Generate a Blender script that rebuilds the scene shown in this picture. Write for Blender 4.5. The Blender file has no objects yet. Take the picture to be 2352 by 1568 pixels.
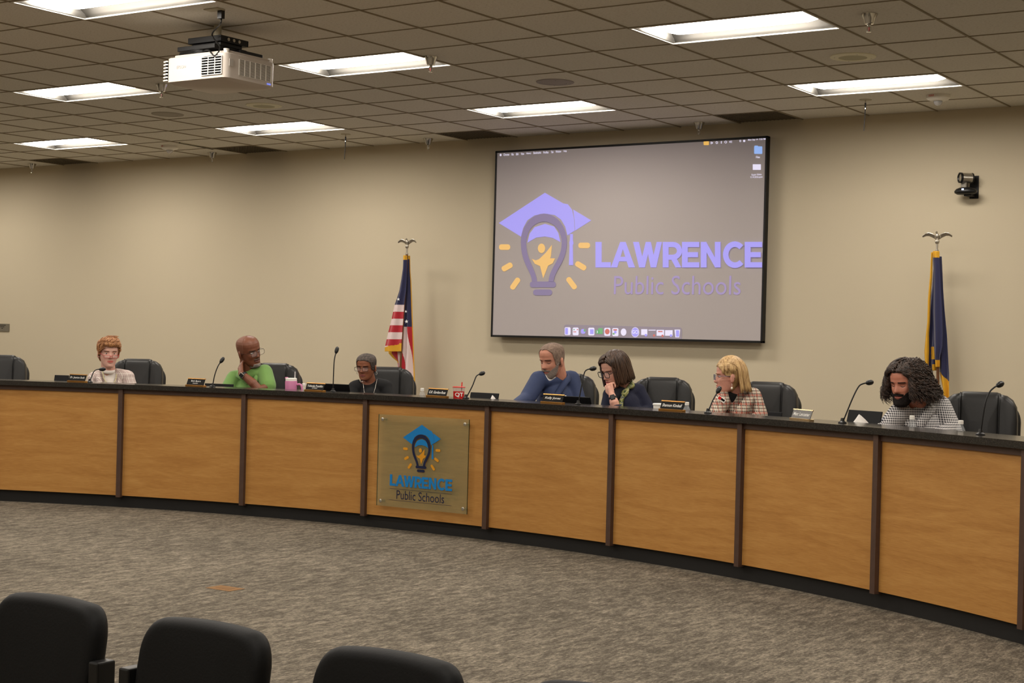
import bpy, math, random
import numpy as np
from mathutils import Vector, Matrix
random.seed(7); rng = np.random.default_rng(7)
scn = bpy.context.scene; COL = scn.collection
# ------------------------------------------------------------------ camera
IW, IH, FPX = 2352.0, 1568.0, 3634.4
YAW, PITCH, ROLL = -0.59122, 0.001298, 0.025768
HC = 1.38                                   # camera height
CAM = np.array([3.89342, -9.47054, HC]); CZ = HC + 2.05613; WY = 3.59
cyw, syw, cpt, spt = math.cos(YAW), math.sin(YAW), math.cos(PITCH), math.sin(PITCH)
_f = np.array([syw*cpt, cyw*cpt, spt]); _r0 = np.array([cyw, -syw, 0.0]); _u0 = np.cross(_r0, _f)
_r = math.cos(ROLL)*_r0 + math.sin(ROLL)*_u0; _u = -math.sin(ROLL)*_r0 + math.cos(ROLL)*_u0
camd = bpy.data.cameras.new('camera'); camo = bpy.data.objects.new('camera', camd); COL.objects.link(camo)
camd.sensor_width = 36.0; camd.lens = FPX*36.0/IW; camd.clip_start = 0.05; camd.clip_end = 100
camo.matrix_world = Matrix(((_r[0], _u[0], -_f[0], CAM[0]), (_r[1], _u[1], -_f[1], CAM[1]), (_r[2], _u[2], -_f[2], CAM[2]), (0, 0, 0, 1)))
scn.camera = camo
# ------------------------------------------------------------------ world, colour, light levels
w = bpy.data.worlds.new('world'); scn.world = w; w.use_nodes = True
w.node_tree.nodes['Background'].inputs[0].default_value = (0.8, 0.85, 1, 1); w.node_tree.nodes['Background'].inputs[1].default_value = 0.0
vs = scn.view_settings; vs.view_transform = 'Standard'; vs.look = 'None'; vs.gamma = 1; vs.use_curve_mapping = False
vs.exposure = 0.0
LAMP = 30.0                                 # radiance of the ceiling lenses
LAMPCOL = (1.0, 0.925, 0.83)
scn.cycles.use_denoising = True; scn.cycles.max_bounces = 8; scn.cycles.diffuse_bounces = 5; scn.cycles.glossy_bounces = 4
scn.cycles.transmission_bounces = 6; scn.cycles.sample_clamp_indirect = 6.0; scn.cycles.caustics_reflective = False; scn.cycles.caustics_refractive = False
# ------------------------------------------------------------------ measuring helpers (rays of the photo meeting real planes)
def ray(x, y): return _f + _r*(x-IW/2)/FPX + _u*(IH/2-y)/FPX
def onY(x, y, Y): D = ray(x, y); return CAM + D*(Y-CAM[1])/D[1]
def onZ(x, y, Z): D = ray(x, y); return CAM + D*(Z-HC)/D[2]
K = HC/1.48
AC = CAM[:2] + (np.array([-3.70203, -8.82063]) - CAM[:2])*K; AR = 9.32371*K; AC = CAM[:2]+(AC-CAM[:2])*.981; AR *= .981      # centre and radius of the curved desk
def onA(x, y, off):
    D = ray(x, y); a = D[:2]@D[:2]; o = CAM[:2]-AC; b = o@D[:2]; c = o@o-(AR+off)**2
    return CAM + D*((-b+math.sqrt(b*b-a*c))/a)
def arcp(t, off, z=0.0): return (AC[0]+(AR+off)*math.sin(t), AC[1]+(AR+off)*math.cos(t), z)
def arct(p): return math.atan2(p[0]-AC[0], p[1]-AC[1])
# ------------------------------------------------------------------ object helpers
def tag(o, label=None, cat=None, group=None, kind=None):
    if label: o['label'] = label
    if cat: o['category'] = cat
    if group: o['group'] = group
    if kind: o['kind'] = kind
    return o
def empty(name, label, cat, loc=(0, 0, 0), rz=0.0, group=None, parent=None):
    o = bpy.data.objects.new(name, None); COL.objects.link(o); o.location = [float(v) for v in loc]; o.rotation_euler = (0, 0, rz)
    o.empty_display_size = 0.1
    return tag(o, label, cat, group)
def copy_tree(o, parent=None):
    c = o.copy(); COL.objects.link(c)
    if parent: c.parent = parent
    for ch in list(o.children): copy_tree(ch, c)
    return c
def smooth(me, on=True):
    me.polygons.foreach_set('use_smooth', [on]*len(me.polygons)); me.update()
class MB:
    def __init__(s): s.v = []; s.f = []; s.m = []; s.uv = None; s.cm = 0
    def add(s, vs, fs):
        n = len(s.v); s.v += [tuple(float(c) for c in v) for v in vs]; s.f += [tuple(i+n for i in f) for f in fs]; s.m += [s.cm]*len(fs); return s
    def box(s, c, d, rz=0.0, M=None):
        x, y, z = d[0]/2, d[1]/2, d[2]/2; P = [(-x,-y,-z),(x,-y,-z),(x,y,-z),(-x,y,-z),(-x,-y,z),(x,-y,z),(x,y,z),(-x,y,z)]
        R = M if M is not None else Matrix.Rotation(rz, 3, 'Z')
        return s.add([Vector(c)+R@Vector(p) for p in P], [(0,3,2,1),(4,5,6,7),(0,1,5,4),(1,2,6,5),(2,3,7,6),(3,0,4,7)])
    def tube(s, pts, rad, n=8, caps=True):
        pts = [Vector(p) for p in pts]; m = len(pts)
        if not hasattr(rad, '__len__'): rad = [rad]*m
        ref = None; vs = []; fs = []
        for i, p in enumerate(pts):
            t = (pts[min(i+1, m-1)]-pts[max(i-1, 0)])
            if t.length < 1e-9: t = Vector((0, 0, 1))
            t.normalize()
            if ref is None: ref = Vector((0, 0, 1)) if abs(t.z) < .9 else Vector((1, 0, 0))
            a = (ref - t*ref.dot(t))
            if a.length < 1e-6: a = t.orthogonal()
            a.normalize(); b = t.cross(a); ref = a
            for k in range(n):
                g = 2*math.pi*k/n; vs.append(p + (a*math.cos(g)+b*math.sin(g))*rad[i])
        for i in range(m-1):
            for k in range(n): fs.append((i*n+k, i*n+(k+1) % n, (i+1)*n+(k+1) % n, (i+1)*n+k))
        if caps: fs.append(tuple(range(n-1, -1, -1))); fs.append(tuple(range((m-1)*n, m*n)))
        return s.add(vs, fs)
    def cap(s, p0, p1, r0, r1, n=14):
        p0, p1 = Vector(p0), Vector(p1); t = (p1-p0).normalized(); pts = []; rr = []
        for a in (-88, -60, -30, 0): g = math.radians(a); pts.append(p0+t*r0*math.sin(g)); rr.append(r0*math.cos(g))
        for a in (0, 30, 60, 88): g = math.radians(a); pts.append(p1+t*r1*math.sin(g)); rr.append(r1*math.cos(g))
        return s.tube(pts, rr, n)
    def ell(s, c, r, M=None, n=20, m=12):
        vs = []; fs = []; R = M if M is not None else Matrix.Identity(3); c = Vector(c)
        for i in range(1, m):
            a = math.pi*i/m
            for k in range(n):
                b = 2*math.pi*k/n; vs.append(c+R@Vector((r[0]*math.sin(a)*math.cos(b), r[1]*math.sin(a)*math.sin(b), r[2]*math.cos(a))))
        for i in range(m-2):
            for k in range(n): fs.append((i*n+k, (i+1)*n+k, (i+1)*n+(k+1) % n, i*n+(k+1) % n))
        T = len(vs); vs.append(c+R@Vector((0, 0, r[2]))); vs.append(c+R@Vector((0, 0, -r[2])))
        for k in range(n): fs.append((T, k, (k+1) % n)); fs.append((T+1, (m-2)*n+(k+1) % n, (m-2)*n+k))
        return s.add(vs, fs)
    def lathe(s, prof, n=24, c=(0, 0, 0), M=None):       # prof: (r, z)
        vs = []; fs = []; R = M if M is not None else Matrix.Identity(3); c = Vector(c)
        for r, z in prof:
            for k in range(n): b = 2*math.pi*k/n; vs.append(c+R@Vector((max(r, 1e-4)*math.cos(b), max(r, 1e-4)*math.sin(b), z)))
        for i in range(len(prof)-1):
            for k in range(n): fs.append((i*n+k, i*n+(k+1) % n, (i+1)*n+(k+1) % n, (i+1)*n+k))
        fs.append(tuple(range(n-1, -1, -1))); fs.append(tuple(range((len(prof)-1)*n, len(prof)*n)))
        return s.add(vs, fs)
    def prism(s, poly, o, ax, ay, an, t):                # polygon (2-D) in plane o+ax*u+ay*v, thickness t along an
        o, ax, ay, an = Vector(o), Vector(ax), Vector(ay), Vector(an); n = len(poly)
        A = [o+ax*p[0]+ay*p[1] for p in poly]; B = [a+an*t for a in A]
        return s.add(A+B, [tuple(range(n-1, -1, -1)), tuple(range(n, 2*n))]+[(i, (i+1) % n, n+(i+1) % n, n+i) for i in range(n)])
    def grid(s, P):                                      # P[i][j] points
        a, b = len(P), len(P[0]); return s.add([p for row in P for p in row], [(i*b+j, i*b+j+1, (i+1)*b+j+1, (i+1)*b+j) for i in range(a-1) for j in range(b-1)])
    def mesh(s, name):
        me = bpy.data.meshes.new(name); me.from_pydata(s.v, [], s.f); me.update(); return me
    def build(s, name, mat, parent=None, sm=False, bev=0.0, label=None, solid=0.0, sub=0, auto=None):
        me = s.mesh(name); o = bpy.data.objects.new(name, me); COL.objects.link(o)
        for q in (mat if isinstance(mat, (list, tuple)) else [mat]): me.materials.append(q)
        if isinstance(mat, (list, tuple)): me.polygons.foreach_set('material_index', s.m)
        if sm: smooth(me)
        if auto: me.set_sharp_from_angle(angle=math.radians(auto))
        if solid: q = o.modifiers.new('s', 'SOLIDIFY'); q.thickness = solid; q.offset = 0
        if bev: q = o.modifiers.new('b', 'BEVEL'); q.width = bev; q.segments = 2; q.limit_method = 'ANGLE'
        if sub: q = o.modifiers.new('u', 'SUBSURF'); q.levels = sub; q.render_levels = sub
        if parent: o.parent = parent
        if label: o['label'] = label
        return o
def fuse(mb, vox, iters=4, fac=0.5):                     # overlapping closed shapes -> one continuous skin
    me = mb.mesh('tmp'); o = bpy.data.objects.new('tmp', me); COL.objects.link(o)
    q = o.modifiers.new('r', 'REMESH'); q.mode = 'VOXEL'; q.voxel_size = vox
    if iters: q = o.modifiers.new('s', 'SMOOTH'); q.iterations = iters; q.factor = fac
    dg = bpy.context.evaluated_depsgraph_get(); m2 = bpy.data.meshes.new_from_object(o.evaluated_get(dg))
    bpy.data.objects.remove(o); bpy.data.meshes.remove(me); m2.materials.clear(); return m2
def link_mesh(me, name, mat, parent, sm=True, label=None, solid=0.0):
    o = bpy.data.objects.new(name, me); COL.objects.link(o); me.materials.append(mat); smooth(me, sm)
    if solid: q = o.modifiers.new('s', 'SOLIDIFY'); q.thickness = solid; q.offset = -1
    o.parent = parent
    if label: o['label'] = label
    return o
def cut_mesh(me, pred):                                  # drop faces whose centre satisfies pred(x, y, z)
    n = len(me.vertices); co = np.empty(n*3); me.vertices.foreach_get('co', co); co = co.reshape(-1, 3)
    F = [tuple(p.vertices) for p in me.polygons]; keep = [f for f in F if not pred(*co[list(f)].mean(0))]
    m2 = bpy.data.meshes.new(me.name); m2.from_pydata([tuple(c) for c in co], [], keep); m2.update(); bpy.data.meshes.remove(me); return m2
_tc = {}
def text_geo(body, shear=0.0, bold=0.0, space=1.0):
    key = (body, shear, bold, space)
    if key in _tc: return _tc[key]
    cu = bpy.data.curves.new('t', 'FONT'); cu.body = body; cu.shear = shear; cu.offset = bold; cu.space_character = space; cu.resolution_u = 3; cu.fill_mode = 'FRONT'
    o = bpy.data.objects.new('t', cu); COL.objects.link(o); dg = bpy.context.evaluated_depsgraph_get()
    me = bpy.data.meshes.new_from_object(o.evaluated_get(dg)); V = np.array([v.co[:2] for v in me.vertices]); F = [tuple(p.vertices) for p in me.polygons]
    bpy.data.objects.remove(o); bpy.data.meshes.remove(me); lo, hi = V.min(0), V.max(0); V = (V-lo)/(hi-lo); _tc[key] = (V, F); return V, F
def text(mb, body, o, ax, ay, w, h, **k):                # lower-left corner o, unit axes ax/ay, size w x h
    V, F = text_geo(body, **k); o, ax, ay = Vector(o), Vector(ax), Vector(ay); mb.add([o+ax*(v[0]*w)+ay*(v[1]*h) for v in V], F); return mb
# ------------------------------------------------------------------ materials
def lin(c): return tuple(((x/255)/12.92 if x/255 <= .04045 else ((x/255+.055)/1.055)**2.4) for x in c)+(1.0,)
class NT:
    def __init__(s, name):
        s.m = bpy.data.materials.new(name); s.m.use_nodes = True; s.t = s.m.node_tree; s.b = s.t.nodes['Principled BSDF']; s.o = s.t.nodes['Material Output']
    def n(s, ty, ins=None, **kw):
        q = s.t.nodes.new(ty)
        for k, v in kw.items(): setattr(q, k, v)
        for k, v in (ins or {}).items():
            if hasattr(v, 'links') or isinstance(v, bpy.types.NodeSocket): s.t.links.new(v, q.inputs[k])
            else: q.inputs[k].default_value = v
        return q
    def link(s, a, b): s.t.links.new(a, b)
    def coord(s, which='Object', scale=(1, 1, 1), rot=(0, 0, 0)):
        c = s.n('ShaderNodeTexCoord'); return s.n('ShaderNodeMapping', {0: c.outputs[which], 2: rot, 3: scale}).outputs[0]
    def noise(s, vec, scale, detail=3, rough=.55, dist=0.0): return s.n('ShaderNodeTexNoise', {'Vector': vec, 'Scale': scale, 'Detail': detail, 'Roughness': rough, 'Distortion': dist}).outputs['Fac']
    def ramp(s, fac, stops):
        q = s.n('ShaderNodeValToRGB', {0: fac}); e = q.color_ramp.elements
        while len(e) < len(stops): e.new(0.5)
        for i, (p, c) in enumerate(stops): e[i].position = p; e[i].color = c
        return q.outputs[0]
    def math(s, op, a, b=0.0, c=0.0): return s.n('ShaderNodeMath', {0: a, 1: b, 2: c}, operation=op).outputs[0]
    def mix(s, f, a, b):
        q = s.n('ShaderNodeMix', data_type='RGBA')
        for k, v in ((0, f), (6, a), (7, b)):
            if isinstance(v, bpy.types.NodeSocket): s.link(v, q.inputs[k])
            else: q.inputs[k].default_value = v
        return q.outputs[2]
    def bump(s, h, st, d=.01): s.link(s.n('ShaderNodeBump', {'Height': h, 'Strength': st, 'Distance': d}).outputs[0], s.b.inputs['Normal'])
    def base(s, v):
        if isinstance(v, bpy.types.NodeSocket): s.link(v, s.b.inputs['Base Color'])
        else: s.b.inputs['Base Color'].default_value = v
def M(name, c, rough=.6, metal=0.0, spec=.5, bump=0.0, bs=60, var=0.0, coat=0.0, sheen=0.0, tr=0.0, ior=1.45, sss=0.0):
    q = NT(name); c = lin(c); q.b.inputs['Roughness'].default_value = rough; q.b.inputs['Metallic'].default_value = metal
    q.b.inputs['Specular IOR Level'].default_value = spec; q.b.inputs['Coat Weight'].default_value = coat; q.b.inputs['Sheen Weight'].default_value = sheen
    q.b.inputs['Transmission Weight'].default_value = tr; q.b.inputs['IOR'].default_value = ior
    if sss: q.b.inputs['Subsurface Weight'].default_value = sss; q.b.inputs['Subsurface Radius'].default_value = (.012, .005, .003); q.b.inputs['Subsurface Scale'].default_value = .6
    nz = q.noise(q.coord(), bs)
    if var: q.base(q.ramp(nz, [(.3, tuple(x*(1-var) for x in c[:3])+(1,)), (.7, tuple(min(1, x*(1+var)) for x in c[:3])+(1,))]))
    else: q.base(c)
    if bump: q.bump(nz, bump, .004)
    return q.m
def emit(name, c, st):
    q = NT(name); q.base((0.02, .02, .02, 1)); q.b.inputs['Emission Color'].default_value = c if len(c) == 4 else c+(1,); q.b.inputs['Emission Strength'].default_value = st; q.b.inputs['Roughness'].default_value = .5
    return q.m
def wood():
    q = NT('maple veneer'); v = q.coord('UV'); a = q.n('ShaderNodeMapping', {0: v, 3: (1.0, 9, 1)}).outputs[0]; n1 = q.noise(a, 1.6, 4, .55, 1.2)
    a2 = q.n('ShaderNodeMapping', {0: v, 3: (6, 150, 1)}).outputs[0]; n2 = q.noise(a2, 2.0, 3, .6)
    f = q.math('ADD', q.math('MULTIPLY', n1, .5), q.math('MULTIPLY', n2, .5))
    q.base(q.ramp(f, [(.34, lin((164, 113, 54))), (.5, lin((180, 129, 66))), (.66, lin((194, 145, 80)))])); q.b.inputs['Roughness'].default_value = .42; q.bump(n2, .08, .002); return q.m
def granite():
    q = NT('black speckled counter'); v = q.coord('Object'); n = q.noise(v, 260, 3, .7)
    q.base(q.ramp(n, [(.45, lin((34, 32, 30))), (.62, lin((58, 55, 51))), (.75, lin((96, 92, 86)))])); q.b.inputs['Roughness'].default_value = .16; q.b.inputs['Specular IOR Level'].default_value = .5; return q.m
def carpet():
    q = NT('streaked grey carpet'); v = q.coord('Object', (5.0, 1.5, 1)); v2 = q.coord('Object', (30, 10, 1)); v3 = q.coord('Object', (1, 1, 1))
    n1 = q.noise(v, 4.2, 6, .74, .3); n2 = q.noise(v2, 3.0, 4, .7); n3 = q.noise(v3, 180, 2, .6); n4 = q.noise(v3, .9, 2, .5)
    f = q.math('ADD', q.math('ADD', q.math('MULTIPLY', n1, .42), q.math('MULTIPLY', n2, .36)), q.math('ADD', q.math('MULTIPLY', n3, .12), q.math('MULTIPLY', n4, .10)))
    q.base(q.ramp(f, [(.42, lin((76, 70, 61))), (.485, lin((98, 91, 80))), (.54, lin((126, 117, 103))), (.62, lin((160, 150, 133)))])); q.b.inputs['Roughness'].default_value = .95; q.b.inputs['Specular IOR Level'].default_value = .1
    q.bump(q.math('ADD', n2, n3), .5, .01); return q.m
def tile():
    q = NT('fissured ceiling tile'); v = q.coord('Object'); v2 = q.coord('Object', (1, 2.4, 1)); n = q.noise(v2, 48, 3, .75); n2 = q.noise(v, 1.2, 2)
    q.base(q.mix(q.math('MULTIPLY', n2, .3), q.ramp(n, [(.30, lin((150, 142, 128))), (.38, lin((216, 212, 202))), (.6, lin((228, 225, 217)))]), lin((206, 199, 184))))
    q.b.inputs['Roughness'].default_value = .95; q.b.inputs['Specular IOR Level'].default_value = .1; q.bump(n, .4, .003); return q.m
def plaid(name, base, ln1, ln2, p=.02, wd=.28, p2=None, rough=.85):
    q = NT(name); c = q.coord('Object'); x = q.n('ShaderNodeSeparateXYZ', {0: c}); p2 = p2 or p
    a = q.math('ADD', x.outputs[0], q.math('MULTIPLY', x.outputs[1], .7))
    def band(v, per, w, off=0.0): return q.math('LESS_THAN', q.math('FRACT', q.math('ADD', q.math('DIVIDE', v, per), 50+off)), w)
    f1 = band(a, p, wd); f2 = band(x.outputs[2], p2, wd); g1 = band(a, p*3, wd*.5, .2); g2 = band(x.outputs[2], p2*3, wd*.5, .2)
    s = q.math('MULTIPLY', q.math('ADD', f1, f2), .5); col = q.mix(s, lin(base), lin(ln1)); ln2 = ln2 or base; g = q.math('MULTIPLY', q.math('ADD', g1, g2), .6 if ln2 != base else 0.0); q.base(q.mix(g, col, lin(ln2)))
    q.b.inputs['Roughness'].default_value = rough; q.bump(q.noise(c, 22, 3), .5, .01); return q.m
def hairm(name, c1, c2, rough=.45, sc=(1, 1, 1)):
    q = NT(name); n = q.noise(q.coord('Object', sc), 55, 3, .6); q.base(q.ramp(n, [(.35, lin(c1)), (.65, lin(c2))])); q.b.inputs['Roughness'].default_value = rough; q.bump(n, .5, .004); return q.m
m_wall = M('beige wall paint', (202, 190, 165), .9, spec=.2, bump=.12, bs=300, var=.01)
m_tile = tile(); m_grid = M('shade darkened grid', (150, 138, 116), .8); m_carpet = carpet(); m_wood = wood(); m_top = granite()  # grid colour carries the shade of the tile reveals
m_post = M('dark brown laminate', (78, 58, 48), .45, var=.08, bs=30); m_kick = M('black kick board', (22, 21, 20), .6)
m_troffer = M('white enamel', (238, 236, 230), .5); m_lens = emit('lamp lens', LAMPCOL, LAMP); m_chrome = M('chrome', (205, 203, 198), .12, 1.0)
m_black = M('black plastic', (18, 18, 18), .38); m_blackm = M('matt black metal', (24, 23, 23), .5, .3); m_leather = M('black leather', (26, 25, 24), .45, bump=.10, bs=60, spec=.45)
m_seam = M('seam piping', (10, 10, 10), .5); m_white = M('white plastic', (242, 238, 230), .4); m_offw = M('off-white plastic', (205, 198, 178), .5); m_gold = M('brass', (196, 142, 74), .28, .85)
m_silver = M('brushed silver', (196, 190, 178), .3, .9); m_plate = M('black engraved plate', (12, 11, 10), .5, spec=.15); m_letter = M('white lettering', (240, 238, 232), .6)
m_blackfab = M('black upholstery', (11, 11, 11), .6, bump=.1, bs=200, spec=.22); m_red = M('red plastic', (214, 40, 38), .35); m_pink = M('pink tumbler', (205, 128, 168), .4); m_tissue = M('white tissue', (240, 236, 230), .9)
m_dark = M('dark hollow', (8, 8, 8), .9, spec=.1)
# ------------------------------------------------------------------ the room
X0, X1, Y0, T = -16.0, 6.3, -13.0, 0.6096
def struct(o): return tag(o, kind='structure')
struct(MB().box(((X0+X1)/2, (Y0+WY)/2, -.05), (X1-X0+.4, WY-Y0+.4, .1)).build('floor', m_carpet))
struct(MB().box(((X0+X1)/2, WY+.06, (CZ+.25)/2), (X1-X0+.24, .12, CZ+.25)).build('wall_back', m_wall))
struct(MB().box(((X0+X1)/2, Y0-.06, (CZ+.25)/2), (X1-X0+.24, .12, CZ+.25)).build('wall_front', m_wall))
struct(MB().box((X0-.06, (Y0+WY)/2, (CZ+.25)/2), (.12, WY-Y0, CZ+.25)).build('wall_left', m_wall))
struct(MB().box((X1+.06, (Y0+WY)/2, (CZ+.25)/2), (.12, WY-Y0, CZ+.25)).build('wall_right', m_wall))
struct(MB().box(((X0+X1)/2, WY-.007, .05), (X1-X0, .014, .10)).build('baseboard_back', m_kick))
LI = [(-22, 3), (-22, -1), (-22, -5), (-17, 3), (-17, -1), (-17, -5), (-17, -9), (-12, 3), (-12, -1), (-12, -5), (-12, -9), (-12, -13), (-7, 3), (-7, -1), (-7, -5), (-7, -9), (-7, -13), (-7, -17), (-2, 3), (-2, -1), (-2, -5), (-2, -9), (-2, -13), (-2, -17), (3, 3), (3, -1), (3, -5), (3, -9), (3, -13), (3, -17), (8, 3), (8, -1), (8, -5), (8, -9), (8, -13), (8, -17)]
LI = [q for q in LI if q[0] < 8]
cells = set(); bar = {}
for (i, j) in LI: cells |= {(i, j), (i+1, j)}
vents = [(-19, 5), (-14, 5), (-9, 5), (-4, 5), (1, 5)]
cl = MB(); gb = MB()
i0, i1, j0, j1 = math.floor(X0/T), math.ceil(X1/T), math.floor(Y0/T), 6
for i in range(i0, i1):
    for j in range(j0, j1):
        xa, xb, ya, yb = max(i*T, X0), min((i+1)*T, X1), max(j*T, Y0), min((j+1)*T, WY)
        if (i, j) in cells or (i, j) in vents: continue
        cl.add([(xa, ya, CZ), (xa, yb, CZ), (xb, yb, CZ), (xb, ya, CZ)], [(0, 1, 2, 3)])
ceil = struct(cl.build('ceiling', m_tile))
for i in range(i0+1, i1):                    # runners towards the wall
    for j in range(j0, j1):
        if (i-1, j) in cells and (i, j) in cells and (i-1, j) in LI: continue
        ya, yb = max(j*T, Y0), min((j+1)*T, WY); gb.box((i*T, (ya+yb)/2, CZ-.003), (.012, yb-ya, .008))
for j in range(j0+1, j1):
    for i in range(i0, i1):
        xa, xb = max(i*T, X0), min((i+1)*T, X1); gb.box(((xa+xb)/2, j*T, CZ-.002), (xb-xa, .008, .006))
gb.build('ceiling_grid', m_grid, ceil)
struct(MB().box(((X0+X1)/2, (Y0+WY)/2, CZ+.24), (X1-X0+.3, WY-Y0+.3, .02)).build('ceiling_slab', m_dark))
# lay-in lights: recessed reflector wings, a bulging centre lens and a thin flange
m_refl = M('troffer reflector', (158, 155, 149), .6)
def troffer():
    r = empty('ceiling_light', 'x', 'ceiling light'); L, W = 2*T-.016, T-.016
    prof = [(-W/2, 0), (-W/2+.02, .025), (-W/2+.07, .058), (-W/2+.12, .066), (0, .068), (W/2-.12, .066), (W/2-.07, .058), (W/2-.02, .025), (W/2, 0)]
    h = MB(); h.grid([[(x, y, z) for (y, z) in prof] for x in (-L/2+.02, L/2-.02)])
    for sx in (-1, 1):
        n = len(prof); h.add([(sx*(L/2-.02), y, z) for (y, z) in prof], [tuple(range(n))]); h.add([(sx*(L/2-.02), -W/2, 0), (sx*(L/2-.02), W/2, 0), (sx*L/2, W/2, 0), (sx*L/2, -W/2, 0)], [(0, 1, 2, 3)])
    h.build('reflector', m_refl, r, True, auto=40, solid=.002)
    fl = MB()
    for sy in (-1, 1): fl.box((0, sy*(W/2-.004), -.004), (L, .012, .008))
    for sx in (-1, 1): fl.box((sx*(L/2-.004), 0, -.004), (.012, W, .008))
    fl.build('flange', m_troffer, r)
    ln = MB(); P = []
    for k in range(23):
        x = (L/2-.05)*(k-11)/11; e = 1-abs(k-11)/11; q = min(1, e/.16)**.5 if e > 0 else 0
        P.append([(x, .18*math.cos(a), .062-(.056*q+.001)*math.sin(a)**.7) for a in [math.pi*m/14 for m in range(15)]])
    ln.grid(P); ln.build('lens', m_lens, r, True); return r
proto = troffer(); first = True
seen = {(-2, -1): 'lit recessed panel light in the top right, largest on that side', (-2, 3): 'lit recessed panel light at right beside the white fire strobe', (-7, -1): 'lit recessed panel light just right of the projector with a sprinkler crossing it',
        (-7, 3): 'lit recessed panel light in the ceiling just above the projection screen', (-12, 3): 'lit recessed panel light on the ceiling below and right of the projector', (-12, -1): 'lit recessed panel light left of the projector touching it from below',
        (-17, 3): 'small far lit recessed panel light lowest at the far left', (-7, -5): 'lit recessed panel light cut by the top edge above left of the projector'}
for q in LI:
    o = proto if first else copy_tree(proto); first = False; o.location = ((q[0]+1)*T, (q[1]+.5)*T, CZ)
    o['label'] = seen.get(q, 'recessed panel light of the same ceiling beyond the edges of the photo'); o['group'] = 'recessed ceiling panel lights'
# dark return-air tiles against the wall
vl = {(-19, 5): 'dark return air tile by the wall at the far left corner', (-14, 5): 'dark return air tile by the wall below the light right of the fire strobe', (-9, 5): 'dark return air tile by the wall left above the projection screen', (-4, 5): 'dark return air tile by the wall right above the projection screen', (1, 5): 'dark return air tile by the wall outside the right edge'}
for (i, j) in vents:
    r = empty('return_vent', vl[(i, j)], 'vent', ((i+.5)*T, (j*T+WY)/2, CZ), group='dark return vents along the wall'); h = WY-j*T
    MB().box((0, 0, .03), (T, h, .01)).build('backing', M('vent backing', (70, 64, 52), .9), r); g = MB()
    for k in range(1, 16): g.box((-T/2+k*T/16, 0, .006), (.003, h-.02, .012))
    for k in range(1, 14): g.box((0, -h/2+k*h/14, .006), (T-.02, .003, .012))
    g.build('grille', M('vent grille', (120, 110, 92), .8), r)
# ceiling devices
def sprinkler(px, py, label, red):
    p = onZ(px, py, CZ); p[1] = min(p[1], WY-.12)
    r = empty('sprinkler', label, 'sprinkler', p, group='chrome pendant fire sprinklers')
    MB().lathe([(.050, 0), (.050, -.004), (.036, -.03), (.03, -.055), (.026, -.062), (0, -.062)]).build('cup', m_chrome, r, True, auto=30)
    MB().lathe([(.012, -.058), (.012, -.078), (.006, -.082)], 12).build('body', m_chrome, r, True)
    MB().tube([(-.010, 0, -.075), (-.012, 0, -.095), (0, 0, -.108), (.012, 0, -.095), (.010, 0, -.075)], .002, 6).lathe([(.014, -.108), (.014, -.111)], 12).build('deflector', m_chrome, r)
    MB().tube([(0, 0, -.08), (0, 0, -.105)], .0035, 8).build('bulb', m_red if red else m_silver, r, label='red glass bulb' if red else None)
for a in ((1997, 32, 'chrome sprinkler at the top right beside the largest ceiling light', 1), (990, 130, 'chrome sprinkler in front of the light right of the projector', 1), (372, 193, 'chrome sprinkler hanging under the left end of the projector', 1),
          (1606, 281, 'chrome sprinkler right above the projection screen', 0), (984, 318, 'chrome sprinkler by the wall left of the projection screen', 0), (488, 350, 'chrome sprinkler by the wall right of the far fire strobe', 0), (74, 376, 'chrome sprinkler by the wall at the far left', 0)): sprinkler(*a)
def speaker(px, py, label, ring, core, rad):
    p = onZ(px, py, CZ); r = empty('ceiling_speaker', label, 'ceiling speaker', p, group='round ceiling speakers')
    MB().lathe([(rad, 0), (rad*.98, -.006), (rad*.62, -.01), (rad*.6, -.006), (0, -.006)][::1], 40).build('trim_ring', ring, r, True, auto=30)
    MB().lathe([(rad*.6, -.005), (rad*.6, -.0085), (0, -.009)], 32).build('grille', core, r)
    if ring is not m_dim:
        for k in range(4): g = .6+k*math.pi/2; MB().lathe([(.004, -.011), (0, -.012)], 8, (rad*.8*math.cos(g), rad*.8*math.sin(g), 0)).build('screw', m_dark, r)
m_dim = M('tile coloured disc', (170, 163, 150), .9); m_lil = M('greyish disc', (165, 158, 158), .9); m_mesh = M('speaker mesh', (190, 186, 156), .8)
m_ring = M('speaker ring', (236, 232, 205), .6); speaker(1959, 130, 'round cream ceiling speaker between the two right-hand lights', m_ring, m_mesh, .16); speaker(606, 242, 'round cream ceiling speaker below the projector', m_ring, m_mesh, .16)
speaker(1275, 188, 'faint round disc in the ceiling above the screen light', m_lil, m_lil, .15); speaker(385, 262, 'faint round disc in the ceiling below left of the projector', m_dim, m_dim, .15)
def strobe(px, py, label):
    p = onZ(px, py, CZ); r = empty('fire_strobe', label, 'fire alarm', p, YAW, group='white ceiling fire strobes')
    MB().lathe([(.092, 0), (.092, -.022), (.08, -.036), (.05, -.046), (0, -.046)], 32).build('housing', m_white, r, True, auto=35)
    MB().ell((0, 0, -.05), (.036, .036, .034)).build('dome', M('clear dome', (235, 235, 240), .05, tr=.7), r, True)
    text(MB(), 'FIRE', (.005, -.0935, -.019), (.9, .2, 0), (0, 0, 1), .055, .015).build('lettering', m_red, r, label='red FIRE lettering')
strobe(2155, 219, 'white round fire strobe at right near the right-hand light'); strobe(390, 335, 'small white fire strobe at far left near the black slot')
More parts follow.
